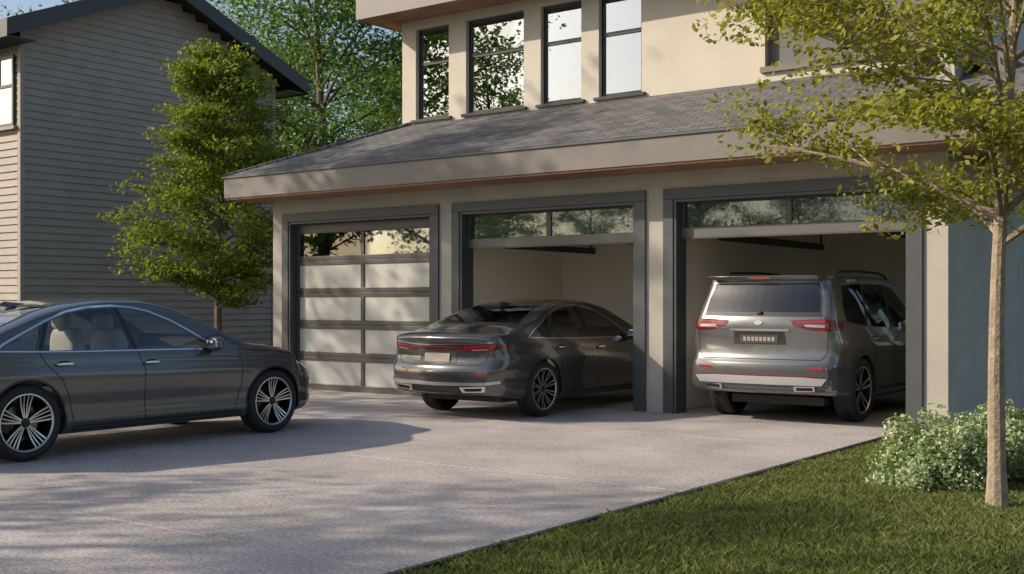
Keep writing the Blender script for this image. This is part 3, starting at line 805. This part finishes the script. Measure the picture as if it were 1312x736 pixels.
def wheel_mesh(name, rt, wt, rr, style, nsp):
    mb = MB(); h = wt / 2
    mb.lathe_x([(rr - 0.005, h - 0.012), (rr + 0.012, h + 0.002), (rr + (rt - rr) * 0.5, h + 0.006), (rt - 0.028, h - 0.004), (rt - 0.009, h - 0.02), (rt, h - 0.045),
                (rt, h * 0.36), (rt - 0.009, h * 0.35), (rt - 0.009, h * 0.27), (rt, h * 0.26), (rt, 0.006), (rt - 0.009, 0.004), (rt - 0.009, -0.006), (rt, -0.008),
                (rt, -h + 0.045), (rt - 0.009, -h + 0.02), (rt - 0.028, -h), (rr, -h + 0.01)], 64, 0)
    mb.lathe_x([(rr - 0.004, h - 0.018), (rr + 0.004, h - 0.004), (rr - 0.006, h - 0.003), (rr - 0.014, h - 0.012)], 64, 2)
    mb.lathe_x([(rr - 0.014, h - 0.012), (rr - 0.022, h - 0.06), (rr - 0.03, -h + 0.03), (0.05, -h + 0.03)], 64, 1)
    mb.lathe_x([(0.17, -0.02), (0.17, 0.0), (0.05, 0.0)], 40, 3)
    mb.lathe_x([(0.062, 0.0), (0.058, h - 0.05), (0.05, h - 0.035), (0.030, h - 0.032), (0.028, h - 0.026), (0.001, h - 0.024)], 32, 1)
    mb.box(-0.05, 0.02, -0.19, -0.10, -0.07, 0.07, 1)
    def bar(a0, a1, w0, w1):
        r0, r1 = 0.045, rr - 0.010
        def P(r, a, s, x):
            y, z = r * math.cos(a), r * math.sin(a); tx, tz = -math.sin(a), math.cos(a)
            return (x, y + tx * s, z + tz * s)
        vs = []; K = 5
        for k in range(K + 1):
            t = k / K; r = r0 + (r1 - r0) * t; a = a0 + (a1 - a0) * t; w_ = (w0 + (w1 - w0) * t) / 2
            xf = h - 0.034 - 0.012 * math.sin(math.pi * t) + 0.02 * t
            vs += [P(r, a, -w_ - 0.003, xf - 0.045), P(r, a, -w_, xf), P(r, a, w_, xf), P(r, a, w_ + 0.003, xf - 0.045)]
        for k in range(K):
            o = 4 * k
            mb.add(vs[o:o + 8], [(1, 2, 6, 5)], 2)
            mb.add(vs[o:o + 8], [(0, 1, 5, 4), (2, 3, 7, 6)], 1)
    for k in range(nsp):
        a = 2 * math.pi * k / nsp + math.pi / 2
        if style == 'twin':
            bar(a - 0.30, a - 0.24, 0.012, 0.016); bar(a + 0.30, a + 0.24, 0.012, 0.016)
            bar(a - 0.12, a - 0.085, 0.008, 0.013); bar(a + 0.12, a + 0.085, 0.008, 0.013)
        elif style == 'fan':
            bar(a - 0.10, a - 0.10, 0.008, 0.012); bar(a + 0.10, a + 0.10, 0.008, 0.012)
        elif style == 'five':
            bar(a - 0.22, a - 0.17, 0.022, 0.034); bar(a + 0.22, a + 0.17, 0.022, 0.034)
    for k in range(5):
        a = 2 * math.pi * (k + 0.5) / 5 + math.pi / 2
        mb.squad((h - 0.032, 0.04 * math.cos(a), 0.04 * math.sin(a)), (0.006, 0.007, 0.007), 1, 8, 6, 3)
    o = mb.obj(name, [M['tyre'], M['rimdk'], M['rimlt'], M['disc']], None, smooth=35)
    me = o.data; bpy.data.objects.remove(o); return me

def build_car(name, loc, P, paint, wheel_me, sglass, rglass):
    c = Car(); c.root = empty(name, loc); c.P = P
    bm = car_surface(P, P['L0'], P['L1'], P['R'], P['Rz'])
    bm.verts.ensure_lookup_table(); bm.faces.ensure_lookup_table(); bm.normal_update()
    bm.verts.index_update()
    c.co = [v.co.copy() for v in bm.verts]; c.no = [v.normal.copy() for v in bm.verts]
    c.faces = [tuple(v.index for v in f.verts) for f in bm.faces]
    c.bvh = BVHTree.FromPolygons(c.co, c.faces)
    me = bpy.data.meshes.new('body'); bm.to_mesh(me); bm.free()
    me.materials.append(paint); me.materials.append(M['dark_in'])
    ob = bpy.data.objects.new('body', me); COL.objects.link(ob)
    cutters = []
    cb_ = car_surface(P, P['cav'][0], P['cav'][1], 0.05, 0.03, inset=0.035, dtop=0.035, floor=P['cav'][2])
    cm = bpy.data.meshes.new('cut'); cb_.to_mesh(cm); cb_.free(); cm.materials.append(M['dark_in']); cm.materials.append(M['dark_in'])
    cm.polygons.foreach_set('material_index', [1] * len(cm.polygons))
    cav = bpy.data.objects.new('cut', cm); COL.objects.link(cav); cutters.append(cav)
    for poly in P['side_win']: cutters.append(prism(poly, 'x', -1.4, 1.4))
    cutters.append(prism(P['rear_win'], 'y', P['rw_y'][0], P['rw_y'][1]))
    cutters.append(prism(P['front_win'], 'y', P['fw_y'][0], P['fw_y'][1]))
    for ya in P['axles']:
        circ = [(ya + P['ra'] * math.cos(2 * math.pi * k / 56), P['zw'] + P['ra'] * math.sin(2 * math.pi * k / 56)) for k in range(56)]
        cutters.append(prism(circ, 'x', 0.58, 1.3)); cutters.append(prism(circ, 'x', -1.3, -0.58))
    for ct in cutters:
        md = ob.modifiers.new('b', 'BOOLEAN'); md.operation = 'DIFFERENCE'; md.solver = 'EXACT'; md.object = ct
        try: md.material_mode = 'INDEX'
        except Exception: pass
    dg = bpy.context.evaluated_depsgraph_get(); dg.update()
    nm = bpy.data.meshes.new_from_object(ob.evaluated_get(dg))
    ob.modifiers.clear(); ob.data = nm; nm.name = 'body'
    for ct in cutters: bpy.data.objects.remove(ct)
    print('BODY', name, len(c.faces), '->', len(nm.polygons))
    nm.polygons.foreach_set('use_smooth', [True] * len(nm.polygons))
    nor = [(0, 0, 1)] * len(nm.loops)
    for p in nm.polygons:
        pn = p.normal
        onsurf = False
        if p.material_index == 0:
            l, n, i, d = c.bvh.find_nearest(p.center)
            onsurf = d < 0.006
        for li in p.loop_indices:
            if onsurf:
                v = nm.vertices[nm.loops[li].vertex_index].co
                l, n, i, d = c.bvh.find_nearest(v); s_ = snorm(c, l, i)
                nor[li] = tuple(s_ if s_.dot(pn) > 0.3 else pn)
            else: nor[li] = tuple(pn)
    nm.normals_split_custom_set(nor)
    ob.parent = c.root
    for side in (1, -1):
        for ya in P['axles']:
            inst('wheel', wheel_me, c.root, (side * P['xw'], ya, P['zw']), 0 if side > 0 else math.pi)
    for poly in P['side_win']:
        for ax in 'RL': patch(c, 'side_glass', poly, ax, sglass, 0.001, 0.06, 0)
    patch(c, 'rear_glass', P['rear_win'], 'B', rglass, 0.001, 0.03, 0)
    ribbon(c, 'rear_glass_seal', P['rear_win'], 'B', 0.02, M['plastic'], 0.003, 0.01, closed=True)
    patch(c, 'windscreen', P['front_win'], 'F', M['glass_c'], 0.001, 0.06, 0)
    mb = MB()
    for sx in (-0.37, 0.37):
        mb.squad((sx, 0.05, P['seat'] - 0.02), (0.25, 0.27, 0.09), 0.45); mb.squad((sx, -0.26, P['seat'] + 0.32), (0.24, 0.09, 0.33), 0.45)
        mb.squad((sx, -0.33, P['seat'] + 0.72), (0.13, 0.055, 0.09), 0.5)
        mb.squad((sx, -1.22, P['seat'] + 0.32), (0.3, 0.09, 0.30), 0.45); mb.squad((sx, -1.27, P['seat'] + 0.60), (0.12, 0.05, 0.07), 0.5)
    mb.squad((0, -0.95, P['seat'] - 0.02), (0.64, 0.28, 0.09), 0.4)
    mb.obj('seats', [M['seat']], c.root, smooth=60)
    mb = MB(); mb.squad((0, 0.85, P['seat'] + 0.28), (0.72, 0.25, 0.14), 0.5)
    pts = [(-0.37 + 0.18 * math.cos(a), 0.47 + 0.06 * math.sin(a), P['seat'] + 0.38 + 0.17 * math.sin(a)) for a in [2 * math.pi * k / 24 for k in range(25)]]
    mb.tube(pts, 0.014, 6)
    mb.obj('dashboard', [M['dark_in']], c.root, smooth=60)
    mb = MB(); mb.box(-0.6, 0.6, P['L0'] + 0.6, P['L1'] - 0.5, 0.20, 0.30)
    for ya in P['axles']: mb.tube([(-0.7, ya, P['zw']), (0.7, ya, P['zw'])], 0.04, 8)
    mb.obj('underbody', [M['dark_in']], c.root)
    my, mz, mw = P['mirror']
    mb = MB()
    for s_ in (1, -1):
        mb.squad((s_ * (mw + 0.12), my, mz + 0.03), (0.105, 0.055, 0.072), 0.6, mi=0)
        mb.squad((s_ * (mw + 0.01), my + 0.03, mz - 0.035), (0.10, 0.035, 0.022), 0.6, mi=1)
        mb.squad((s_ * (mw + 0.12), my - 0.035, mz + 0.03), (0.085, 0.022, 0.055), 0.5, mi=2)
    mb.obj('mirrors', [paint, M['plastic'], M['chrome']], c.root, smooth=60)
    mb = MB()
    for s_ in (1, -1):
        for (hy, hz) in P['handles']:
            l, n = proj(c, hy, hz, 'R' if s_ > 0 else 'L')
            mb.squad((l.x + s_ * 0.022, l.y, l.z), (0.010, 0.095, 0.014), 0.6, mi=1)
            mb.squad((l.x + s_ * 0.008, l.y + 0.075, l.z), (0.016, 0.014, 0.012), 0.8, mi=0)
            mb.squad((l.x + s_ * 0.008, l.y - 0.075, l.z), (0.016, 0.014, 0.012), 0.8, mi=0)
            mb.squad((l.x - s_ * 0.002, l.y, l.z), (0.006, 0.075, 0.03), 0.8, mi=2)
    mb.obj('door_handles', [paint, P['hmat'], M['plastic']], c.root, smooth=60)
    for ax in 'RL':
        for g in P['gaps']: ribbon(c, 'panel_gap', g, ax, 0.007, M['gap'])
        for ya in P['axles']:
            arc = [(ya + (P['ra'] + P['aw'] / 2 - 0.004) * math.cos(a), P['zw'] + (P['ra'] + P['aw'] / 2 - 0.004) * math.sin(a)) for a in [R_(-12 + 204 * k / 40) for k in range(41)]]
            arc = [p for p in arc if p[1] > P['bot'](p[0]) + 0.02]
            ribbon(c, 'arch_trim', arc, ax, P['aw'], P['arch_mat'], P['aoff'], 0.02)
    return c

def mir(poly): return [(-p[0], p[1]) for p in poly]

SP = dict(L0=-2.58, L1=2.42, R=0.16, Rz=0.06, cr=0.20, cf=0.42, k=(0.38, 0.25), n=lambda y: 2.9 if y > 1.2 else 2.6,
    top=pchip([(-2.58, 1.065), (-2.45, 1.085), (-2.15, 1.105), (-1.9, 1.145), (-1.55, 1.265), (-1.2, 1.385), (-0.8, 1.47), (-0.4, 1.505), (-0.1, 1.503), (0.25, 1.45), (0.6, 1.315), (1.0, 1.12), (1.15, 1.05), (1.5, 1.0), (2.0, 0.90), (2.3, 0.80), (2.42, 0.74)]),
    bot=pchip([(-2.5, 0.30), (-1.9, 0.25), (-1.2, 0.215), (1.2, 0.215), (1.9, 0.22), (2.42, 0.24)]),
    belt=pchip([(-2.5, 0.99), (-1.6, 1.0), (0.0, 0.965), (1.2, 0.93), (2.0, 0.83), (2.42, 0.70)]),
    plan=pchip([(-2.5, 0.905), (-2.1, 0.925), (-1.4, 0.935), (-0.6, 0.925), (0.6, 0.925), (1.4, 0.93), (1.9, 0.91), (2.42, 0.84)]),
    hc=pchip([(-2.5, 0.06), (-2.0, 0.07), (-1.4, 0.09), (0.4, 0.09), (1.1, 0.075), (2.0, 0.09), (2.42, 0.08)]),
    low=pchip([(0, -0.075), (0.07, -0.03), (0.16, -0.02), (0.3, -0.028), (0.5, -0.010), (0.70, 0.0), (0.76, -0.004), (0.82, -0.026), (0.92, -0.036), (1.0, -0.06)]),
    rear=pchip([(0.28, 0.12), (0.36, 0.05), (0.44, 0.01), (0.56, 0.0), (0.66, 0.012), (0.70, 0.05), (0.76, 0.075), (0.86, 0.07), (0.95, 0.055), (1.02, 0.02), (1.06, 0.03)]),
    front=pchip([(0.22, 0.06), (0.35, 0.0), (0.55, 0.0), (0.7, 0.05), (0.8, 0.14)]),
    cav=(-1.75, 1.0, 0.34), seat=0.54, zw=0.355, xw=0.795, ra=0.385, axles=(-1.475, 1.475),
    side_win=[[(0.66, 0.975), (0.45, 1.11), (0.22, 1.245), (-0.02, 1.34), (-0.20, 1.378), (-0.36, 1.395), (-0.25, 0.985)],
              [(-0.32, 0.987), (-0.43, 1.397), (-0.70, 1.383), (-0.95, 1.342), (-1.17, 1.27), (-1.30, 1.005)],
              [(-1.36, 1.008), (-1.235, 1.24), (-1.45, 1.15), (-1.62, 1.07), (-1.68, 1.02)]],
    rear_win=[(-0.66, 1.185), (0.66, 1.185), (0.60, 1.29), (0.50, 1.42), (-0.50, 1.42), (-0.60, 1.29)], rw_y=(-2.15, -0.7),
    front_win=[(-0.74, 1.10), (0.74, 1.10), (0.64, 1.27), (0.55, 1.43), (-0.55, 1.43), (-0.64, 1.27)], fw_y=(0.1, 1.35),
    mirror=(0.60, 0.99, 0.86), handles=[(-0.13, 0.855), (-1.10, 0.875)], hmat=M['chrome'],
    gaps=[[(1.00, 0.93), (1.02, 0.80), (1.0, 0.55), (0.93, 0.30)], [(-0.27, 0.97), (-0.22, 0.80), (-0.22, 0.5), (-0.20, 0.30)],
          [(-1.34, 0.99), (-1.30, 0.90), (-1.13, 0.72), (-1.05, 0.55), (-1.0, 0.31)], [(0.93, 0.30), (-0.20, 0.30), (-1.0, 0.31)],
          [(1.0, 0.95), (1.5, 0.915), (2.0, 0.83)]],
    aw=0.016, aoff=0.004, arch_mat=M['plastic'])
wheelA = wheel_mesh('wheel_twin', 0.355, 0.235, 0.262, 'twin', 5)
wheelB = wheel_mesh('wheel_fan', 0.355, 0.235, 0.262, 'fan', 10)
def sedan(loc, paint, wheel_me, sg, rgm):
    c = build_car('sedan', loc, SP, paint, wheel_me, sg, rgm)
    out = [(0.74, 0.96), (0.47, 1.125), (0.22, 1.265), (-0.02, 1.362), (-0.22, 1.402), (-0.45, 1.418), (-0.72, 1.404), (-0.97, 1.362), (-1.22, 1.272), (-1.47, 1.165), (-1.66, 1.08), (-1.78, 1.01)]
    for ax in 'RL':
        ribbon(c, 'window_chrome', out, ax, 0.019, M['chrome'], 0.006, 0.01)
        ribbon(c, 'belt_chrome', [(0.74, 0.96), (0.0, 0.973), (-1.0, 0.985), (-1.78, 1.01)], ax, 0.012, M['chrome'], 0.006, 0.01)
        patch(c, 'b_pillar', [(-0.26, 0.98), (-0.37, 1.40), (-0.42, 1.40), (-0.31, 0.98)], ax, M['plastic'], 0.004, 0.06, 0.01)
        patch(c, 'c_pillar_trim', [(-1.31, 1.0), (-1.18, 1.265), (-1.225, 1.255), (-1.35, 1.0)], ax, M['plastic'], 0.004, 0.06, 0.01)
        ribbon(c, 'sill_trim', [(-1.02, 0.265), (1.02, 0.265)], ax, 0.05, M['plastic'], 0.006, 0.01)
        patch(c, 'headlamp_side', [(1.90, 0.79), (2.10, 0.775), (2.36, 0.72), (2.36, 0.62), (2.15, 0.66), (1.98, 0.73)], ax, M['lens'], 0.004, 0.03)
        patch(c, 'side_marker', [(1.96, 0.56), (2.05, 0.55), (2.05, 0.57), (1.96, 0.58)], ax, M['red'], 0.003, 0.04)
        patch(c, 'tail_lamp_side', [(-2.10, 0.925), (-2.44, 0.945), (-2.44, 0.865), (-2.25, 0.88)], ax, M['red'], 0.005, 0.03)
        patch(c, 'rear_marker', [(-2.14, 0.585), (-2.30, 0.59), (-2.30, 0.61), (-2.14, 0.60)], ax, M['red2'], 0.004, 0.04)
    for f_ in (lambda p: p, mir):
        patch(c, 'tail_lamp', f_([(0.31, 0.905), (0.60, 0.935), (0.80, 0.955), (0.80, 0.865), (0.60, 0.845), (0.36, 0.862)]), 'B', M['red'], 0.006, 0.03)
        patch(c, 'tail_lens', f_([(0.40, 0.897), (0.60, 0.918), (0.74, 0.93), (0.74, 0.92), (0.60, 0.906), (0.41, 0.887)]), 'B', M['red2'], 0.009, 0.03)
        patch(c, 'tail_reverse', f_([(0.50, 0.872), (0.72, 0.885), (0.72, 0.872), (0.52, 0.86)]), 'B', M['lens'], 0.009, 0.03)
        patch(c, 'reflector', f_([(0.54, 0.575), (0.76, 0.585), (0.76, 0.605), (0.54, 0.592)]), 'B', M['red2'], 0.005, 0.04)
        patch(c, 'exhaust', f_([(0.40, 0.355), (0.70, 0.37), (0.73, 0.435), (0.38, 0.42)]), 'B', M['chrome'], 0.020, 0.04, 0.02)
        patch(c, 'exhaust_hole', f_([(0.45, 0.373), (0.66, 0.383), (0.68, 0.415), (0.43, 0.405)]), 'B', M['gap'], 0.022, 0.04, 0.0)
        ribbon(c, 'trunk_gap', f_([(0.78, 1.06), (0.77, 0.96), (0.68, 0.72), (0.60, 0.685)]), 'B', 0.007, M['gap'])
        patch(c, 'headlamp', f_([(0.45, 0.66), (0.80, 0.68), (0.80, 0.76), (0.50, 0.73)]), 'F', M['lens'], 0.005, 0.03)
    ribbon(c, 'trunk_gap', [(-0.60, 0.685), (0.60, 0.685)], 'B', 0.007, M['gap'])
    ribbon(c, 'tail_strip', [(-0.33, 0.893), (0.33, 0.893)], 'B', 0.022, M['red'], 0.006, 0.01)
    ribbon(c, 'tail_chrome', [(-0.78, 0.965), (-0.4, 0.93), (0.0, 0.922), (0.4, 0.93), (0.78, 0.965)], 'B', 0.010, M['chrome'], 0.008, 0.01)
    patch(c, 'plate_recess', [(-0.30, 0.70), (0.30, 0.70), (0.28, 0.84), (-0.28, 0.84)], 'B', M['plastic'], 0.003, 0.05)
    patch(c, 'plate', [(-0.20, 0.715), (0.20, 0.715), (0.20, 0.825), (-0.20, 0.825)], 'B', M['plate'], 0.010, 0.3)
    ribbon(c, 'bumper_chrome', [(-0.86, 0.485), (-0.70, 0.46), (0.0, 0.445), (0.70, 0.46), (0.86, 0.485)], 'B', 0.034, M['satin'], 0.014, 0.01)
    patch(c, 'diffuser', [(-0.74, 0.42), (-0.55, 0.31), (0.55, 0.31), (0.74, 0.42), (0.6, 0.425), (-0.6, 0.425)], 'B', M['plastic'], 0.006, 0.04)
    patch(c, 'grille', [(-0.42, 0.42), (0.42, 0.42), (0.50, 0.70), (-0.50, 0.70)], 'F', M['plastic'], 0.004, 0.05)
    for k in range(6): ribbon(c, 'grille_bar', [(-0.44, 0.45 + k * 0.043), (0.44, 0.45 + k * 0.043)], 'F', 0.008, M['chrome'], 0.01, 0.01)
    patch(c, 'intake', [(-0.7, 0.28), (0.7, 0.28), (0.6, 0.38), (-0.6, 0.38)], 'F', M['plastic'], 0.004, 0.05)
    mb = MB()
    mb.add([(-0.02, -1.12, 1.395), (0.02, -1.12, 1.395), (0.0, -1.25, 1.43), (0.012, -0.95, 1.44), (-0.012, -0.95, 1.44), (0, -1.18, 1.46)], [(0, 1, 2), (0, 5, 4), (1, 3, 5), (0, 2, 5), (1, 5, 2), (4, 5, 3)])
    mb.obj('roof_antenna', [paint], c.root)
    return c
sedan((-10.71, -6.135, 0), M['paint_a'], wheelA, M['glass_c'], M['glass_c'])
sedan((-9.31, 0.08, 0), M['paint_b'], wheelB, M['glass_m'], M['glass_d'])

VP = dict(L0=-2.45, L1=2.38, R=0.10, Rz=0.04, cr=0.12, cf=0.28, k=(0.15, 0.16), n=lambda y: 4.2,
    top=pchip([(-2.45, 1.76), (-2.2, 1.775), (-1.6, 1.795), (-0.9, 1.80), (-0.2, 1.79), (0.2, 1.75), (0.5, 1.62), (0.85, 1.39), (1.15, 1.21), (1.3, 1.165), (1.8, 1.13), (2.2, 1.07), (2.38, 0.98)]),
    bot=pchip([(-2.45, 0.36), (-1.9, 0.32), (-1.2, 0.28), (1.2, 0.28), (1.9, 0.30), (2.38, 0.34)]),
    belt=pchip([(-2.45, 1.20), (-1.5, 1.15), (0.0, 1.10), (1.2, 1.07), (2.0, 1.02), (2.38, 0.92)]),
    plan=pchip([(-2.45, 0.945), (-2.0, 0.96), (-1.4, 0.965), (-0.6, 0.955), (0.6, 0.955), (1.4, 0.96), (1.9, 0.945), (2.38, 0.89)]),
    hc=pchip([(-2.45, 0.06), (-1.8, 0.065), (0.4, 0.07), (1.1, 0.08), (2.0, 0.08), (2.38, 0.08)]),
    low=pchip([(0, -0.06), (0.07, -0.01), (0.22, -0.005), (0.28, -0.022), (0.5, -0.016), (0.70, 0.0), (0.78, 0.0), (0.84, -0.020), (0.92, -0.028), (1.0, -0.05)]),
    rear=pchip([(0.36, 0.08), (0.42, 0.02), (0.52, 0.0), (0.68, 0.0), (0.73, 0.015), (0.77, 0.06), (0.92, 0.08), (1.05, 0.075), (1.14, 0.055), (1.24, 0.065), (1.32, 0.10), (1.66, 0.24), (1.72, 0.25)]),
    front=pchip([(0.3, 0.06), (0.45, 0.0), (0.7, 0.0), (0.9, 0.05), (1.0, 0.12)]),
    cav=(-2.05, 1.0, 0.45), seat=0.72, zw=0.39, xw=0.822, ra=0.43, axles=(-1.45, 1.45),
    side_win=[[(0.72, 1.125), (0.50, 1.33), (0.28, 1.50), (0.10, 1.61), (-0.05, 1.655), (-0.27, 1.67), (-0.27, 1.13)],
              [(-0.35, 1.13), (-0.35, 1.675), (-0.85, 1.68), (-1.08, 1.677), (-1.20, 1.16)],
              [(-1.28, 1.165), (-1.16, 1.675), (-1.50, 1.665), (-1.80, 1.64), (-1.93, 1.42), (-1.90, 1.22)]],
    rear_win=[(-0.74, 1.325), (0.74, 1.325), (0.72, 1.50), (0.66, 1.675), (-0.66, 1.675), (-0.72, 1.50)], rw_y=(-2.6, -1.8),
    front_win=[(-0.80, 1.24), (0.80, 1.24), (0.74, 1.48), (0.66, 1.69), (-0.66, 1.69), (-0.74, 1.48)], fw_y=(0.0, 1.4),
    mirror=(0.66, 1.18, 0.90), handles=[(-0.15, 0.985), (-1.05, 1.005)], hmat=M['satin'],
    gaps=[[(0.98, 1.06), (1.0, 0.9), (0.98, 0.6), (0.92, 0.40)], [(-0.31, 1.12), (-0.26, 0.9), (-0.25, 0.40)], [(-1.24, 1.14), (-1.20, 1.0), (-1.03, 0.78), (-0.96, 0.55), (-0.93, 0.40)],
          [(0.92, 0.40), (-0.93, 0.40)], [(0.98, 1.07), (1.5, 1.04), (2.0, 0.98)]],
    aw=0.06, aoff=0.012, arch_mat=M['cladding'])
wheelC = wheel_mesh('wheel_suv', 0.39, 0.25, 0.285, 'five', 5)
c = build_car('suv', (-5.88, 1.85, 0), VP, M['paint_c'], wheelC, M['glass_d'], M['glass_d'])
for ax in 'RL':
    ribbon(c, 'sill_cladding', [(-0.98, 0.345), (0.98, 0.345)], ax, 0.10, M['cladding'], 0.012, 0.02)
    ribbon(c, 'window_trim', [(0.80, 1.10), (0.52, 1.345), (0.28, 1.525), (0.10, 1.64), (-0.05, 1.68), (-0.3, 1.697), (-0.9, 1.705), (-1.5, 1.69), (-1.85, 1.665)], ax, 0.014, M['satin'], 0.006, 0.01)
    for a_ in ([(-0.28, 1.12), (-0.28, 1.68), (-0.34, 1.68), (-0.34, 1.12)], [(-1.21, 1.15), (-1.09, 1.68), (-1.15, 1.68), (-1.27, 1.15)]):
        patch(c, 'pillar_trim', a_, ax, M['plastic'], 0.004, 0.06, 0.01)
    patch(c, 'tail_lamp_side', [(-1.95, 1.235), (-2.34, 1.245), (-2.34, 1.12), (-2.12, 1.13)], ax, M['red'], 0.006, 0.03)
    patch(c, 'bumper_side', [(-1.88, 0.40), (-2.36, 0.40), (-2.36, 0.70), (-2.0, 0.68), (-1.84, 0.56)], ax, M['cladding'], 0.005, 0.04)
    patch(c, 'headlamp_side', [(1.95, 0.97), (2.25, 0.92), (2.25, 0.82), (2.1, 0.84)], ax, M['lens'], 0.004, 0.03)
for f_ in (lambda p: p, mir):
    patch(c, 'tail_lamp', f_([(0.40, 1.235), (0.60, 1.25), (0.84, 1.255), (0.84, 1.115), (0.62, 1.13), (0.44, 1.17)]), 'B', M['red'], 0.008, 0.03)
    patch(c, 'tail_lens', f_([(0.46, 1.222), (0.80, 1.238), (0.80, 1.222), (0.47, 1.208)]), 'B', M['red2'], 0.011, 0.03)
    patch(c, 'tail_reverse', f_([(0.58, 1.165), (0.80, 1.155), (0.80, 1.185), (0.56, 1.19)]), 'B', M['lens'], 0.011, 0.03)
    patch(c, 'reflector', f_([(0.62, 0.655), (0.80, 0.66), (0.80, 0.685), (0.62, 0.678)]), 'B', M['red2'], 0.008, 0.04)
    patch(c, 'exhaust', f_([(0.46, 0.415), (0.70, 0.42), (0.70, 0.475), (0.46, 0.47)]), 'B', M['chrome'], 0.022, 0.04, 0.02)
    patch(c, 'exhaust_hole', f_([(0.49, 0.425), (0.68, 0.43), (0.68, 0.462), (0.49, 0.458)]), 'B', M['gap'], 0.024, 0.04, 0.0)
    ribbon(c, 'tailgate_gap', f_([(0.79, 1.29), (0.83, 1.10), (0.82, 0.85), (0.75, 0.775)]), 'B', 0.008, M['gap'])
    patch(c, 'headlamp', f_([(0.45, 0.84), (0.82, 0.86), (0.82, 0.95), (0.50, 0.92)]), 'F', M['lens'], 0.005, 0.03)
ribbon(c, 'tailgate_gap', [(-0.75, 0.775), (0.75, 0.775)], 'B', 0.008, M['gap'])
patch(c, 'rear_glass_surround', [(-0.77, 1.285), (0.77, 1.285), (0.74, 1.318), (-0.74, 1.318)], 'B', M['plastic'], 0.003, 0.05)
patch(c, 'plate_recess', [(-0.34, 0.95), (0.34, 0.95), (0.32, 1.10), (-0.32, 1.10)], 'B', M['plastic'], 0.003, 0.05)
patch(c, 'plate', [(-0.24, 0.965), (0.24, 0.965), (0.24, 1.065), (-0.24, 1.065)], 'B', M['rail'], 0.008, 0.3)
for k in range(8): patch(c, 'plate_character', [(-0.20 + k * 0.052, 0.99), (-0.165 + k * 0.052, 0.99), (-0.165 + k * 0.052, 1.04), (-0.20 + k * 0.052, 1.04)], 'B', M['plate'], 0.011, 0.3, 0)
ribbon(c, 'tailgate_chrome', [(-0.38, 1.125), (0.38, 1.125)], 'B', 0.022, M['chrome'], 0.014, 0.01)
patch(c, 'emblem', [(-0.05, 1.20), (0.0, 1.18), (0.05, 1.20), (0.05, 1.22), (0.0, 1.24), (-0.05, 1.22)], 'B', M['chrome'], 0.010, 0.1)
patch(c, 'lower_cladding', [(-0.85, 0.41), (0.85, 0.41), (0.85, 0.745), (0.55, 0.715), (-0.55, 0.715), (-0.85, 0.745)], 'B', M['cladding'], 0.004, 0.05)
patch(c, 'skid_plate', [(-0.78, 0.48), (0.78, 0.48), (0.84, 0.56), (0.55, 0.575), (-0.55, 0.575), (-0.84, 0.56)], 'B', M['satin'], 0.012, 0.05)
ribbon(c, 'skid_red_line', [(-0.80, 0.59), (0.80, 0.59)], 'B', 0.006, M['red2'], 0.012, 0.01)
patch(c, 'grille', [(-0.42, 0.60), (0.42, 0.60), (0.48, 0.90), (-0.48, 0.90)], 'F', M['plastic'], 0.004, 0.05)
mb = MB()
vs = []
for x in (-0.70, -0.4, 0, 0.4, 0.70):
    yb = -2.31 + 0.06 * abs(x) ** 2
    vs += [(x, -1.98, 1.785), (x, yb - 0.04, 1.77), (x, yb, 1.725), (x, -2.0, 1.71)]
fs = []
for k in range(4):
    o = 4 * k
    for i in range(4): fs.append((o + i, o + (i + 1) % 4, o + 4 + (i + 1) % 4, o + 4 + i))
fs += [(0, 1, 2, 3), (16, 17, 18, 19)]
mb.add(vs, fs); mb.obj('roof_spoiler', [M['paint_c']], c.root, smooth=40, bevel=0.006)
mb = MB()
for s_ in (1, -1):
    l1 = [(s_ * 0.70, -1.80, 1.76), (s_ * 0.705, -1.66, 1.825), (s_ * 0.70, -1.0, 1.845), (s_ * 0.695, -0.2, 1.835), (s_ * 0.69, 0.05, 1.80), (s_ * 0.69, 0.15, 1.75)]
    mb.tube(l1, 0.017, 8)
mb.obj('roof_rails', [M['plastic']], c.root, smooth=60)
mb = MB(); mb.tube([(0.0, -2.32, 1.34), (-0.25, -2.29, 1.40), (-0.42, -2.25, 1.42)], 0.008, 6); mb.squad((0, -2.35, 1.325), (0.04, 0.03, 0.02), 0.6)
mb.obj('rear_wiper', [M['plastic']], c.root)
mb = MB(); mb.box(-0.13, 0.13, -2.362, -2.350, 1.738, 1.750); mb.obj('brake_lamp', [M['red2']], c.root)
print('DONE')
